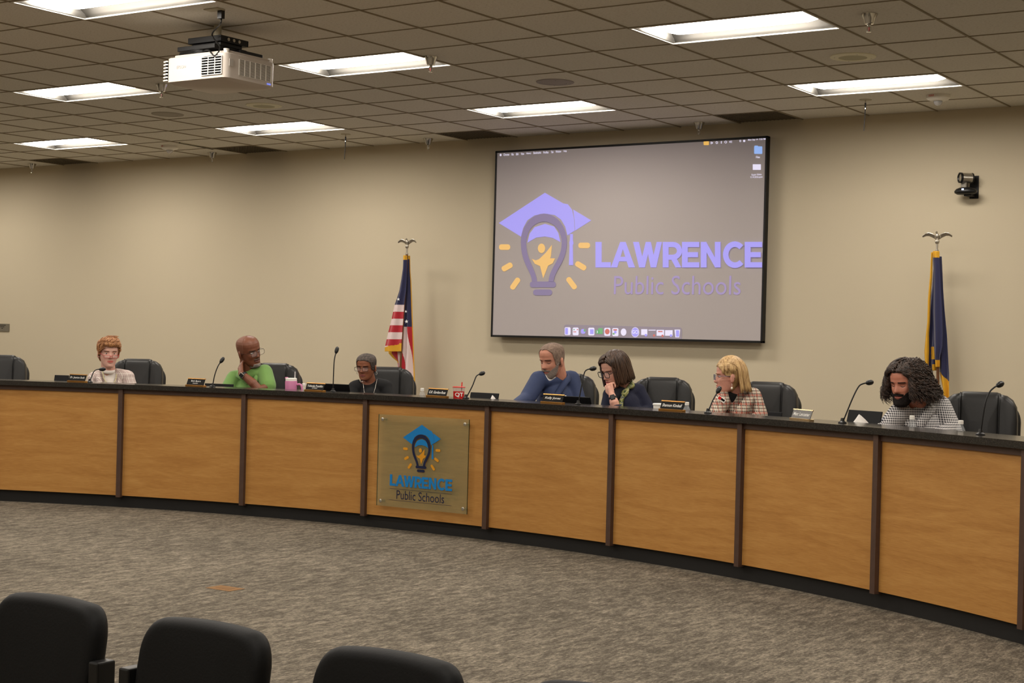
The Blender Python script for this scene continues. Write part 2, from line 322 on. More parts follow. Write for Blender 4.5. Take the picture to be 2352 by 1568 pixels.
def hanging(px, py, py2, label):
    p = onZ(px, py, CZ); k = np.linalg.norm(p-CAM)/FPX; r = empty('hanging_microphone', label, 'microphone', p, group='thin microphones hanging from the ceiling'); L = (py2-py)*k
    MB().lathe([(.05, 0), (.05, -.003), (0, -.004)], 20).build('ceiling_plate', m_tilec, r); a = L*.30
    MB().tube([(0, 0, -.002), (0, 0, -a*.35)], .006, 8).tube([(0, 0, -a*.9), (0, 0, -a)], .008, 8).build('connector', m_chrome, r)
    MB().tube([(0, 0, -a*.35), (0, 0, -a*.9)], .0075, 8).build('sleeve', m_black, r); MB().tube([(0, 0, -a), (-.003, 0, -L*.6), (-.008, 0, -L)], [.005, .0035, .0035], 8).build('stem', m_blackm, r)
m_tilec = M('plate', (190, 182, 160), .8)
hanging(794, 308, 365, 'thin hanging microphone by the light left of the screen'); hanging(1988, 229, 298, 'thin hanging microphone left of the white fire strobe')
p = onZ(452, 334.5, CZ); r = empty('slot_diffuser', 'short black linear air slot in the ceiling beside the far fire strobe', 'vent', p)
MB().box((0, 0, -.003), (.035, .58, .008), 0).build('slot', m_dark, r); MB().box((.024, 0, -.003), (.012, .60, .008)).box((-.024, 0, -.003), (.012, .60, .008)).build('rim', m_tilec, r); r.rotation_euler[2] = .1
# small plaque at the left edge, camera on the wall
pa, pb = onY(0, 743, WY-.012), onY(20, 761, WY-.012); r = empty('wall_plaque', 'small grey plaque on the wall at the left edge', 'plaque', ((pa[0]+pb[0])/2-.05, WY, (pa[2]+pb[2])/2))
MB().box((0, -.006, 0), (pb[0]-pa[0]+.1, .012, pa[2]-pb[2])).build('plate', M('grey plate', (128, 122, 108), .5, .3), r, bev=.001); g = MB()
for k in range(3): g.box((.01, -.0125, .03-.02*k), (.13-.05*k, .001, .008))
g.build('text_lines', m_kick, r)
# ------------------------------------------------------------------ dais desk: one section per bay, one worktop ledge, a lower desk behind
TH0, DTH = math.radians(-17.84507), math.radians(7.44192)
ZB, ZT, ZL0, ZL1 = .095, .906, .9415, .978
def arcslab(mb, t0, t1, r0, r1, z0, z1, n=12, uv=None):
    for (ra, za), (rb, zb) in (((r0, z0), (r0, z1)), ((r0, z1), (r1, z1)), ((r1, z1), (r1, z0)), ((r1, z0), (r0, z0))):
        mb.grid([[arcp(t0+(t1-t0)*k/n, ra, za), arcp(t0+(t1-t0)*k/n, rb, zb)] for k in range(n+1)])
    for t in (t0, t1): mb.add([arcp(t, r0, z0), arcp(t, r0, z1), arcp(t, r1, z1), arcp(t, r1, z0)], [(0, 1, 2, 3)])
    return mb
ZW = .80; m_low = M('dark desk laminate', (48, 40, 36), .4)
bays = {-2: 'curved desk section beyond the left edge of the photo', -1: 'leftmost visible maple desk section below the woman in the pale jacket', 0: 'maple desk section between the pale jacket woman and the green polo man', 1: 'maple desk section just left of the glass sign, below the pink tumbler', 2: 'maple desk section carrying the glass sign',
        3: 'maple desk section just right of the glass sign', 4: 'maple desk section below the woman with brown bob hair', 5: 'maple desk section below the pale reflecting name plate', 6: 'rightmost large maple desk section below the curly haired man', 7: 'curved desk section starting at the right edge of the photo'}
for b, lab in bays.items():
    ta, tb = TH0+DTH*b, TH0+DTH*(b+1); tm = (ta+tb)/2; o = np.array(arcp(tm, 0)); r = empty('desk_section', lab, 'desk section', o, -tm, group='curved maple desk sections')
    Mi = (Matrix.Translation(Vector(o)) @ Matrix.Rotation(-tm, 4, 'Z')).inverted()
    def loc(mb): mb.v = [tuple(Mi @ Vector(v)) for v in mb.v]; return mb
    e = .019/AR
    pn = loc(arcslab(MB(), ta+e, tb-e, 0, .019, ZB, ZT)).build('front_panel', m_wood, r)
    uvl = pn.data.uv_layers.new(name='UVMap'); V = pn.data.vertices
    for lp in pn.data.loops: c = V[lp.vertex_index].co; uvl.data[lp.index].uv = (c.x+b*3.7, c.z+b*1.9)
    loc(arcslab(MB(), ta+e, tb-e, -.012, .02, ZT, ZL0-.001)).build('top_rail', m_post, r)
    loc(arcslab(MB(), ta, tb, .03, .045, 0, ZB)).build('kick_board', m_kick, r)
    loc(arcslab(MB(), ta+e, tb-e, .022, .05, .10, ZL0-.003)).build('carcass', m_kick, r)
    loc(arcslab(MB(), ta+e, tb-e, .30, .54, ZW-.03, ZW)).build('lower_worktop', m_low, r); loc(arcslab(MB(), ta+e, tb-e, .28, .298, 0, ZL0-.003)).build('riser', m_post, r)
    loc(arcslab(MB(), ta+e, ta+e*2, .30, .50, 0, ZW-.032, 1)).build('support_panel', m_post, r)
    loc(arcslab(MB(), ta-e, ta+e, -.03, .02, ZB-.012, ZL0-.001, 1)).build('post', m_post, r, bev=.002)
t0, t1 = TH0-2*DTH, TH0+8*DTH
cp = arcp((t0+t1)/2, 0, ZL0); top = empty('counter_ledge', 'long curved black speckled counter top running the full length of the desk', 'counter', cp)
mb = arcslab(MB(), t0, t1, -.048, .30, ZL0, ZL1, 120); mb.v = [(v[0]-cp[0], v[1]-cp[1], v[2]-cp[2]) for v in mb.v]; mb.build('slab', m_top, top, bev=.003)
# ------------------------------------------------------------------ the school emblem, in its own units (traced from the screen picture, y down)
CAPD = [(112, 665), (444, 447), (575, 523), (610, 530), (640, 570), (655, 640), (658, 720), (606, 752), (590, 690), (560, 640), (515, 608), (444, 597), (370, 610), (318, 645), (288, 700), (272, 763)]
CAPR = [(648, 568), (778, 646), (661, 720), (659, 650)]
CAPI = [(318, 806), (335, 740), (370, 695), (444, 671), (510, 690), (540, 735), (556, 802), (500, 772), (444, 762), (380, 770)]
TAS = [(606, 752), (628, 744), (646, 744), (646, 790), (650, 810), (645, 825), (648, 968), (617, 968), (622, 825), (620, 805), (624, 790), (626, 750)]
PERS = [(350, 923), (378, 934), (402, 925), (450, 880), (495, 822), (488, 900), (470, 965), (432, 1062), (410, 975), (372, 958)]
PERS2 = [(483, 919), (518, 919), (500, 955), (465, 973)]
def disc(cx, cy, rx, ry, n=28): return [(cx+rx*math.cos(2*math.pi*k/n), cy+ry*math.sin(2*math.pi*k/n)) for k in range(n)]
def rrect(cx, cy, w, h, r, ang=0.0, n=5):
    P = []
    for sx, sy, a0 in ((1, 1, 0), (-1, 1, 90), (-1, -1, 180), (1, -1, 270)):
        for k in range(n+1): a = math.radians(a0+90*k/n); P.append((sx*(w/2-r)+r*math.cos(a), sy*(h/2-r)+r*math.sin(a)))
    c, s = math.cos(ang), math.sin(ang); return [(cx+x*c-y*s, cy+x*s+y*c) for x, y in P]
def band(outer, inner):                      # list of quads between two open outlines
    return [[outer[k], outer[k+1], inner[k+1], inner[k]] for k in range(len(outer)-1)]
def bez(P, n=10):
    out = []
    for k in range(0, len(P)-3, 3):
        for t in range(n): t /= n; out.append(tuple(sum(c*q[d] for c, q in zip(((1-t)**3, 3*t*(1-t)**2, 3*t*t*(1-t), t**3), P[k:k+4])) for d in (0, 1)))
    out.append(P[-1]); return out
BO = bez([(352, 1085), (345, 1000), (272, 960), (272, 800), (272, 690), (350, 597), (440, 597), (530, 597), (604, 690), (604, 800), (604, 950), (520, 990), (508, 1085)])
BI = bez([(388, 1085), (380, 1000), (310, 930), (310, 810), (310, 720), (370, 655), (440, 655), (510, 655), (567, 720), (567, 810), (567, 930), (480, 980), (472, 1085)])
RAYS = [(154, 838, 80, 40, 0), (727, 826, 84, 40, 0), (172, 981, 84, 40, -.52), (702, 973, 86, 40, .55), (230, 1101, 96, 38, -.96), (636, 1098, 100, 38, .93)]
LET = {'L': [[(0, 0), (.25, 0), (.25, .79), (.62, .79), (.62, 1), (0, 1)]],
       'A': [[(0, 1), (.38, 0), (.60, 0), (.49, .28), (.26, 1)], [(.49, .28), (.60, 0), (.98, 1), (.72, 1)], [(.28, .58), (.68, .58), (.74, .76), (.22, .76)]],
       'W': [[(0, 0), (.26, 0), (.53, 1), (.27, 1)], [(.29, 1), (.53, 1), (.80, 0), (.57, 0)], [(.57, 0), (.80, 0), (1.04, 1), (.79, 1)], [(.79, 1), (1.04, 1), (1.3, 0), (1.06, 0)]],
       'E': [[(0, 0), (.235, 0), (.235, 1), (0, 1)], [(.2, 0), (.7, 0), (.7, .205), (.2, .205)], [(.2, .40), (.65, .40), (.65, .60), (.2, .60)], [(.2, .795), (.7, .795), (.7, 1), (.2, 1)]],
       'N': [[(0, 0), (.235, 0), (.235, 1), (0, 1)], [(0, 0), (.22, 0), (.8, 1), (.58, 1)], [(.57, 0), (.8, 0), (.8, 1), (.57, 1)]]}
def arcband(cx, cy, rx, ry, w, a0, a1, n=14):
    A = [(cx+rx*math.cos(math.radians(a0+(a1-a0)*k/n)), cy+ry*math.sin(math.radians(a0+(a1-a0)*k/n))) for k in range(n+1)]
    B = [(cx+(rx-w)*math.cos(math.radians(a0+(a1-a0)*k/n)), cy+(ry-w)*math.sin(math.radians(a0+(a1-a0)*k/n))) for k in range(n+1)]; return band(A, B)
LET['W'] = [[(x*.90, y) for x, y in P] for P in LET['W']]
LET['R'] = [[(0, 0), (.235, 0), (.235, 1), (0, 1)], [(.2, 0), (.44, 0), (.44, .205), (.2, .205)], [(.2, .50), (.44, .50), (.44, .70), (.2, .70)], [(.34, .68), (.56, .64), (.75, 1), (.52, 1)]]+arcband(.42, .35, .36, .35, .205, -90, 90)
LET['C'] = arcband(.50, .5, .48, .52, .22, 45, 315, 24)
def word(x0, y0, x1, y1):
    adv = [('L', .62), ('A', .90), ('W', 1.20), ('R', .78), ('E', .76), ('N', .88), ('C', .90), ('E', .70)]; tot = sum(a for _, a in adv); s = (x1-x0)/tot; out = []; x = x0
    for ch, a in adv: out += [[(x+p[0]*s, y0+p[1]*(y1-y0)) for p in P] for P in LET[ch]]; x += a*s
    return out
def shapes(parent, mp, n, depth, cols, text2, extra=None):   # mp: (u, v) -> local point; n: outward normal
    def put(name, polys, mat, dz=0.0, label=None):
        g = MB(); nn = Vector(n)
        for kk, P in enumerate(polys):
            A = [Vector(mp(*q))+nn*(dz+.00012*kk) for q in P]; ar = sum((A[k]-A[0]).cross(A[k+1]-A[0]).dot(nn) for k in range(1, len(A)-1))
            if ar < 0: A = A[::-1]
            m = len(A); g.add(A+[a+nn*depth for a in A], [tuple(range(m, 2*m)), tuple(range(m-1, -1, -1))]+[(k, (k+1) % m, m+(k+1) % m, m+k) for k in range(m)])
        return g.build(name, mat, parent, label=label)
    [put('cap', [P_], cols[0], depth*k_*.1) for k_, P_ in enumerate((CAPD, CAPR, CAPI))]; put('tassel', [TAS], cols[0], depth*.4); put('bulb_outline', band(BO, BI), cols[1], depth*1.2); [put('bulb_base', [P_], cols[1], depth*1.3) for P_ in (rrect(430, 1107, 186, 42, 18), rrect(428, 1164, 136, 42, 20))]
    [put('ray', [rrect(a, b, c, d, 17, e)], cols[2]) for a, b, c, d, e in RAYS]; [put('figure', [P_], cols[2], depth) for P_ in (PERS, PERS2, disc(420, 847, 26, 34))]
    return put
# ------------------------------------------------------------------ projection screen
SY = WY-.10; sTL = onY(1139, 346, SY); sBR = onY(1752, 788, SY); sx0, sx1, sz0, sz1 = sTL[0], sBR[0], 1.445, 3.293
sz1 = onY(1450, 329.5, SY)[2]; sz0 = onY(1440, 780.5, SY)[2]
sc = empty('projection_screen', 'large wall screen with black frame showing the cap and light bulb logo', 'screen', ((sx0+sx1)/2, SY, (sz0+sz1)/2)); SO = Vector(sc.location); sw, sh = sx1-sx0, sz1-sz0
fr = MB()
for s in (-1, 1): fr.box((s*(sw/2-.010), .02, 0), (.020, .06, sh)); fr.box((0, .02, s*(sh/2-.010)), (sw, .06, .020))
fr.build('frame', m_blackm, sc, bev=.003)
br = MB(); br.box((0, .072, .5), (1.6, .05, .08)).box((0, .072, -.5), (1.6, .05, .08)); br.build('mount_rails', m_blackm, sc)
q = NT('lit screen fabric'); q.base(lin((168, 160, 156))); q.b.inputs['Roughness'].default_value = .9; q.b.inputs['Emission Color'].default_value = (.60, .52, .58, 1); q.b.inputs['Emission Strength'].default_value = .10  # faint glow stands in for projector light on the fabric
MB().box((0, 0, 0), (sw-.035, .008, sh-.035)).build('fabric', q.m, sc)
def smp(u, v): p = onY(1110+u/3.1353, 300+v/3.1353, SY-.006); return (p[0]-SO[0], p[1]-SO[1], p[2]-SO[2])
def lit(name, c, st): q = NT(name); q.base(lin((112, 106, 112))); q.b.inputs['Emission Color'].default_value = lin(c); q.b.inputs['Emission Strength'].default_value = st; q.b.inputs['Roughness'].default_value = .9; return q.m  # projected picture as emission, in place of the projector beam
e_lil = lit('lit lilac', (160, 152, 252), .82); e_pur = lit('lit dim purple', (130, 114, 165), .58); e_yel = lit('lit yellow', (240, 186, 84), .85); e_wht = lit('lit white', (238, 232, 255), .85); e_ppl = lit('lit text purple', (166, 146, 205), .66)
e_blu = lit('lit sky blue', (150, 190, 255), .8); e_grn = lit('lit green', (90, 200, 110), .6); e_red = lit('lit red', (235, 100, 80), .6); e_dock = lit('lit dock', (160, 146, 160), .50); e_gry = lit('lit grey', (120, 105, 110), .2)
put = shapes(sc, smp, (0, -1, 0), .0012, (e_lil, e_pur, e_yel), None)
put('word_lawrence', word(808, 801, 2010, 985), e_lil, label='lilac LAWRENCE lettering')
def stext(mb, s, u0, v0, u1, v1, **k):       # (u0,v1) lower left ... u along the line
    a, b, c = Vector(smp(u0, v1)), Vector(smp(u1, v1)), Vector(smp(u0, v0)); text(mb, s, (a.x, a.y-.001, a.z), ((1, 0, 0)), (0, 0, 1), b.x-a.x, c.z-a.z, **k); return mb
g = stext(MB(), 'Public Schools', 940, 1045, 1853, 1178, bold=-.002); g.build('word_public_schools', e_ppl, sc, label='dim purple Public Schools lettering')
def bar_(s, u0, u1, v): stext(MB(), s, u0, v-8, u1, v+8, bold=.01).build('menu_word', e_wht, sc)
for s, a, b, v in (('Chrome', 146, 187, 173), ('File', 203, 219, 171), ('Edit', 236, 254, 169), ('View', 271, 295, 167), ('History', 310, 345, 165), ('Bookmarks', 362, 416, 160), ('Profiles', 433, 470, 157), ('Tab', 487, 505, 154), ('Window', 521, 561, 151), ('Help', 578, 601, 149), ('Mon Sep 14  7:32 PM', 1907, 2033, 68), ('Files', 1964, 1992, 191), ('Super Slides', 1932, 2004, 319), ('9.14.2026.pptx', 1924, 2012, 337)): bar_(s, a, b, v)
for P_ in ([disc(125, 175, 6, 8), rrect(1640, 88, 3, 18, 1), [(1645, 80), (1655, 88), (1645, 96)], rrect(1714, 84, 5, 18, 2), rrect(1879, 74, 14, 14, 2), [(1773, 78), (1780, 72), (1780, 88), (1773, 84)], rrect(1788, 80, 3, 16, 1)]): put('menu_icon', [P_], e_wht)
for a_ in ((1682, 86, 8, 9, 3), (1851, 74, 6, 7, 2.5), (1746, 82, 9, 9, 3)): put('menu_icon', arcband(*a_, 0, 360), e_wht)
put('orange_icon', [rrect(1606, 90, 38, 28, 5)], e_yel); put('folder_icon', [rrect(1980, 140, 58, 54, 5), rrect(1966, 114, 26, 12, 4)], e_blu); put('file_icon', [rrect(1970, 262, 58, 40, 2)], e_wht)
put('dock_bar', [[(x, y+(x-1006)*.024) for x, y in rrect(1006, 1451, 848, 90, 16)]], e_dock)
for P_ in [rrect(608, 1443, 42, 56, 9), rrect(666, 1445, 42, 56, 9), rrect(779, 1446, 44, 56, 9), rrect(894, 1448, 44, 58, 9), rrect(952, 1450, 44, 58, 9), disc(1011, 1450, 20, 26), disc(1095, 1451, 28, 36), rrect(1160, 1450, 44, 42, 2), rrect(1276, 1455, 54, 42, 2), rrect(1337, 1456, 54, 40, 2), rrect(1216, 1436, 52, 6, 1), [(1378, 1432), (1418, 1432), (1412, 1488), (1384, 1488)]]: put('dock_icon', [P_], e_wht, .0013)
for P_ in [rrect(601, 1443, 20, 46, 5), rrect(720, 1445, 32, 34, 12), rrect(783, 1447, 26, 34, 3), disc(1095, 1451, 25, 33), disc(952, 1450, 9, 11), disc(1172, 1472, 9, 9), disc(1353, 1475, 9, 9), rrect(1400, 1460, 22, 46, 3)]: put('dock_icon_violet', [P_], e_lil, .0025)
for P_ in [rrect(845, 1442, 32, 42, 4), rrect(824, 1448, 24, 26, 3), rrect(655, 1432, 8, 8, 2), rrect(940, 1462, 14, 12, 4), disc(731, 1438, 7, 9)]: put('dock_icon_green', [P_], e_grn, .0026)
for P_ in [disc(894, 1446, 17, 20), rrect(666, 1448, 8, 8, 2), rrect(680, 1432, 8, 8, 2), rrect(655, 1448, 8, 8, 2), rrect(951, 1434, 28, 10, 4), disc(1292, 1477, 8, 9), disc(1231, 1474, 8, 9), rrect(1276, 1446, 32, 8, 1)]: put('dock_icon_red', [P_], e_red, .0027)
g = stext(MB(), 'GO', 1072, 1435, 1118, 1462, bold=.02); g2_ = stext(MB(), 'X', 818, 1441, 831, 1456, bold=.02); 
for g in (g, g2_): g.v = [(v[0], v[1]-.004, v[2]) for v in g.v]; g.build('dock_lettering', e_wht, sc)
# ------------------------------------------------------------------ glass sign on the desk front
GO = -.042; P4 = [onA(*s, GO) for s in ((870.4, 952.5), (1077.5, 961.4), (1072, 1181.7), (866.4, 1159))]
gt = (arct(P4[0])+arct(P4[1]))/2; gz0, gz1 = (P4[2][2]+P4[3][2])/2, (P4[0][2]+P4[1][2])/2; gc = (P4[0]+P4[1]+P4[2]+P4[3])/4; gw = float(np.linalg.norm(P4[1][:2]-P4[0][:2])); gh = gz1-gz0
ga = math.atan2(P4[1][1]-P4[0][1], P4[1][0]-P4[0][0]); gs = empty('glass_sign', 'square glass sign with blue cap logo standing off the desk front', 'sign', (gc[0], gc[1], gc[2]), ga)
q = NT('sign glass'); bs = q.b; bs.inputs['Base Color'].default_value = lin((150, 158, 120)); bs.inputs['Roughness'].default_value = .03; bs.inputs['Alpha'].default_value = .22; m_glass = q.m
MB().box((0, 0, 0), (gw, .006, gh)).build('glass_pane', m_glass, gs, bev=.001)
ed = MB().box((gw/2+.001, 0, 0), (.002, .0065, gh)).box((-gw/2-.001, 0, 0), (.002, .0065, gh)); ed.build('pane_edge', M('dark green edge', (50, 62, 44), .2), gs)
st = []
for sx_, sz_ in ((-1, 1), (1, 1), (1, -1), (-1, -1)):
    MB().lathe([(.009, -.006), (.013, -.004), (.013, .002), (.008, .004), (.008, .05)], 14, (sx_*(gw/2-.035), 0, sz_*(gh/2-.035)), Matrix.Rotation(-math.pi/2, 3, 'X')).build('standoff', m_silver, gs, True, auto=30)
GM = gs.matrix_world.copy(); gMi = (Matrix.Translation(Vector(gc)) @ Matrix.Rotation(ga, 4, 'Z')).inverted()
gn = Vector((-math.sin(ga), math.cos(ga), 0))
def gpt(u, v):                                # u,v in the sign close-up (5.06 x, origin 820,910)
    D = ray(820+u/5.0594, 910+v/5.0594); t = gn.dot(Vector(gc-CAM))/gn.dot(Vector(D)); p = gMi @ Vector(CAM+D*t); return p
def gmp(u, v):                                # emblem units -> sign units
    sx_, sy_ = (u-112)/(778-112), (v-447)/(1185-447)
    return gpt(540+sx_*438, 322+sy_*552+sx_*34-17+8)
def gflat(u, v): p = gmp(u, v); return (p.x, -.0035, p.z)
m_sb = M('sign blue', (18, 122, 190), .4); m_sn = M('sign navy', (22, 30, 62), .4); m_sy = M('sign amber', (214, 146, 32), .4)
put = shapes(gs, gflat, (0, -1, 0), .0015, (m_sb, m_sn, m_sy), None)
a, b, c = gpt(385, 1036), gpt(1110, 1100), gpt(385, 905); W0 = b.x-a.x; zb = a.z-.0; 
def gw2(x0, y0, x1, y1):
    return [[(x, y) for x, y in P] for P in word(x0, y0, x1, y1)]
zl = a.z; H0 = c.z-a.z; zoff = (b.z-a.z)
g = MB()
for kk, P in enumerate(word(0, 0, W0, H0)): P = P[::-1]; g.prism([(p[0], H0-p[1]) for p in P][::-1], (a.x, -.0035-.00004*kk, (a.z+b.z)/2), (1, 0, 0), (0, 0, 1), (0, -1, 0), .002)
g.build('word_lawrence', m_sb, gs, label='blue LAWRENCE lettering')
a2, b2, c2 = gpt(462, 1200), gpt(1015, 1235), gpt(462, 1103); g = text(MB(), 'Public Schools', (a2.x, -.0042, (a2.z+b2.z)/2), (1, 0, 0), (0, 0, 1), b2.x-a2.x, c2.z-a2.z+.004, bold=0.0); g.build('word_public_schools', m_sn, gs, label='dark Public Schools lettering')
g = MB(); l1, l2 = gpt(383, 1068), gpt(1108, 1135); g.box(((l1.x+l2.x)/2, -.004, (l1.z+l2.z)/2), (l2.x-l1.x, .001, .0022)); l1, l2 = gpt(378, 1198), gpt(1104, 1272); g.box(((l1.x+l2.x)/2, -.004, (l1.z+l2.z)/2), (l2.x-l1.x, .001, .0022)); g.build('rule_lines', m_sn, gs)
# ------------------------------------------------------------------ projector
m_pj = M('projector shell', (196, 186, 176), .45); pm = onZ(500, 58, CZ); pj = empty('ceiling_projector', 'white projector hanging from the ceiling on a black bracket', 'projector', (pm[0], pm[1], CZ)); PO = Vector(pj.location)
def L(p): return (p[0]-PO.x, p[1]-PO.y, p[2]-PO.z)
yf = pm[1]-.22; c1, c2, c3 = L(onY(381, 133, yf)), L(onY(520, 119, yf)), L(onY(519, 176, yf)); xa, xb, zt, zb = c1[0], c2[0], (c1[2]+c2[2])/2, c3[2]-.004
yA, yB = -.22, .25; cxp = (xa+xb)/2; wp = xb-xa; hz = zt-zb
def rslab(mb, xa, xb, ya, yb, za, zb, r, n=6, inset=(0, 0)):
    P = rrect((xa+xb)/2, (ya+yb)/2, xb-xa, yb-ya, r); Pb = rrect((xa+xb)/2, (ya+yb)/2, xb-xa-inset[0]*2, yb-ya-inset[0]*2, r*.8); Pt = rrect((xa+xb)/2, (ya+yb)/2, xb-xa-inset[1]*2, yb-ya-inset[1]*2, r*.8)
    m = len(P); e = inset[0]*.6; e2 = inset[1]*.6
    V = [(x, y, za) for x, y in Pb]+[(x, y, za+e) for x, y in P]+[(x, y, zb-e2) for x, y in P]+[(x, y, zb) for x, y in Pt]
    F = [tuple(range(m-1, -1, -1)), tuple(range(3*m, 4*m))]+[(k*m+i, k*m+(i+1) % m, (k+1)*m+(i+1) % m, (k+1)*m+i) for k in range(3) for i in range(m)]
    return mb.add(V, F)
rslab(MB(), xa, xb, yA, yB, zb-.012, zt, .045, inset=(.028, .008))  .build('body', m_pj, pj, True, auto=35)
rslab(MB(), xa+.03, xb-.02, yA+.035, yB-.03, zt, zt+.018, .03).build('top_cover', m_pj, pj, True, auto=35)
# front grille (towards the camera), side grille, left exhaust fins
gx0, gx1 = xb-.215, xb-.035; MB().prism(rrect((gx0+gx1)/2, (zb+zt)/2+.005, gx1-gx0, hz*.74, .02), (0, yA-.0015, 0), (1, 0, 0), (0, 0, 1), (0, -1, 0), .002).build('front_vent', m_dark, pj)
g = MB()
for k in range(8): g.box(((gx0+gx1)/2, yA-.005, zb+hz*.16+k*hz*.70/7), (gx1-gx0, .006, .0045))
for x in (gx0, gx0+.06, gx0+.12, gx1): g.box((x, yA-.004, (zb+zt)/2+.003), (.004, .006, hz*.70))
g.build('vent_slats', m_white, pj)
sv = MB(); sv.box((xb+.001, (yA+yB)/2+.03, (zb+zt)/2+.002), (.004, .30, hz*.62)); sv.build('side_vent', M('vent grey', (110, 104, 92), .6), pj); g = MB()
for k in range(7): g.box((xb+.0035, -.115+k*.05+.03-.018, (zb+zt)/2+.002), (.003, .007, hz*.62))
for k in range(15): g.box((xb+.003, (yA+yB)/2+.03, zb+hz*.20+k*hz*.62/14), (.002, .30, .0025))
g.build('side_slats', m_white, pj); g = MB()
for k in range(7): g.tube([(xa+.012, yA+.004, zb+.02+k*hz*.125), (xa-.030, yA+.016, zb+.02+k*hz*.125), (xa-.040, yA+.05, zb+.02+k*hz*.125), (xa-.012, yA+.16, zb+.02+k*hz*.125)], .0055, 8)
g.build('exhaust_fins', m_white, pj)
MB().box((xa-.002, yA+.08, (zb+zt)/2), (.004, .15, hz*.8)).build('exhaust_opening', m_dark, pj)
for x, y in ((xb-.03, yA+.03), (xb-.03, yB-.03), (xa+.05, yB-.03)): MB().lathe([(.016, 0), (.016, .018), (.018, .019), (.018, .026), (0, .027)], 16, (x, y, zt)).build('foot', m_white, pj, True, auto=30)
lz = MB().lathe([(.05, 0), (.05, .03), (.042, .032), (.038, .015), (0, .015)], 28, (xb-.17, yB, (zb+zt)/2), Matrix.Rotation(-math.pi/2, 3, 'X')); lz.build('lens', m_black, pj, True, auto=30)
g = MB(); text(g, 'EPSON', (xa+.105, yA-.0012, (zb+zt)/2+.004), (1, 0, 0), (0, 0, 1), .082, .020); g.build('lettering', M('grey print', (140, 140, 146), .5), pj)
MB().box((xb+.002, yA+.045, (zb+zt)/2+.02), (.003, .035, .045)).build('label_sticker', M('sticker', (190, 184, 176), .6), pj); MB().box((xb+.002, yB-.07, zb+.016), (.003, .035, .01)).build('status_light', emit('status blue', (.25, .3, 1), .8), pj)
MB().tube([(0, 0, -.002), (0, 0, zt+.13)], .025, 16).build('ceiling_pipe', m_tilec, pj, True, auto=40)
z1 = zt+.12; g = MB().box((.0, .01, z1), (.30, .26, .04)); g.build('upper_bracket', m_blackm, pj, bev=.003)
g = MB().box((-.04, -.005, z1-.055), (.34, .30, .03)).box((0, 0, z1-.035), (.26, .2, .03)); g.build('lower_bracket', m_blackm, pj, bev=.003)
MB().box((.12, .16, z1-.07), (.08, .22, .04)).build('bracket_arm', m_blackm, pj, bev=.004); MB().box((0, 0, z1-.085), (.2, .2, .035)).build('mount_plate', m_blackm, pj)
for k in range(3): MB().lathe([(.011, 0), (.011, .003), (0, .004)], 12, (.151, -.05+k*.05, z1), Matrix.Rotation(math.pi/2, 3, 'Y')).build('bolt', m_silver, pj)
pk = onZ(508, 22, CZ); a = L(pk); MB().box((a[0]-.03, a[1]-.03, -.004), (.12, .07, .006)).build('outlet_plate', m_tilec, pj)
MB().box((a[0], a[1], -.03), (.035, .03, .055)).build('plug', m_black, pj); mid = L(onY(487, 80, pm[1]-.16)); m2 = L(onY(505, 108, pm[1]-.19)); m3 = L(onY(493, 128, pm[1]-.23))
def curve(P, n=12):
    out = []; P = [Vector(p) for p in P]; P = [P[0]]+P+[P[-1]]
    for i in range(1, len(P)-2):
        for k in range(n):
            t = k/n; a, b, c, d = P[i-1:i+3]; out.append(.5*((2*b)+(c-a)*t+(2*a-5*b+4*c-d)*t*t+(3*b-a-3*c+d)*t**3))
    return out+[P[-2]]
MB().tube(curve([(a[0], a[1], -.05), (a[0]-.002, a[1]-.002, -.09), mid, m2, m3, L(onY(478, 115, pm[1]-.2)), (-.05, -.1, z1-.08)]), .005, 8).build('power_cable', m_black, pj, True)
for k in range(4): MB().tube(curve([(-.20, -.14-.004*k, z1-.078-.008*k), (-.1, -.155, z1-.076-.009*k), (.0, -.14, z1-.07-.005*k), (.05, -.05, z1-.06)], 6), .004, 6).build('signal_cable', m_black, pj, True)
# ------------------------------------------------------------------ wall camera
pc = onY(2238, 430, WY); wc = empty('wall_camera', 'silver and black conference camera on a bracket on the wall', 'camera', pc)
MB().box((0, -.004, 0), (.075, .008, .19)).box((-.02, -.06, -.075), (.06, .11, .012)).build('bracket', m_blackm, wc, bev=.002)
g = MB(); V = []
rings = [(.0, -.068), (.07, -.068), (.092, -.055), (.095, -.04), (.08, -.022), (.05, -.01), (0, -.008)]
g.lathe([(r, z) for r, z in rings], 32, (0, 0, 0)); g.v = [(x*1.0-.04, y*.62-.10, z) for x, y, z in g.v]; g.build('base', m_black, wc, True)
g = MB().box((-.05, -.10, .008), (.05, .05, .05)); g.build('yoke', M('dark silver', (120, 115, 105), .4, .6), wc, bev=.008); R = Matrix.Rotation(math.radians(-46), 3, 'Z') @ Matrix.Rotation(math.pi/2, 3, 'X')
g = MB().lathe([(.040, -.045), (.043, -.04), (.043, .05), (.04, .055), (0, .055)], 32, (-.035, -.10, .068), R); g.build('camera_barrel', m_silver, wc, True, auto=30)
MB().lathe([(.044, .046), (.0445, .062), (.036, .064), (.03, .054), (0, .052)], 32, (-.035, -.10, .068), R).build('lens_ring', m_black, wc, True, auto=30); MB().lathe([(.0445, -.038), (.0445, -.05), (0, -.05)], 32, (-.035, -.10, .068), R).build('rear_cap', m_black, wc, True, auto=30)
MB().box((-.045, -.162, -.03), (.016, .006, .010)).build('status_light', emit('white led', (.6, .7, 1), 4), wc)
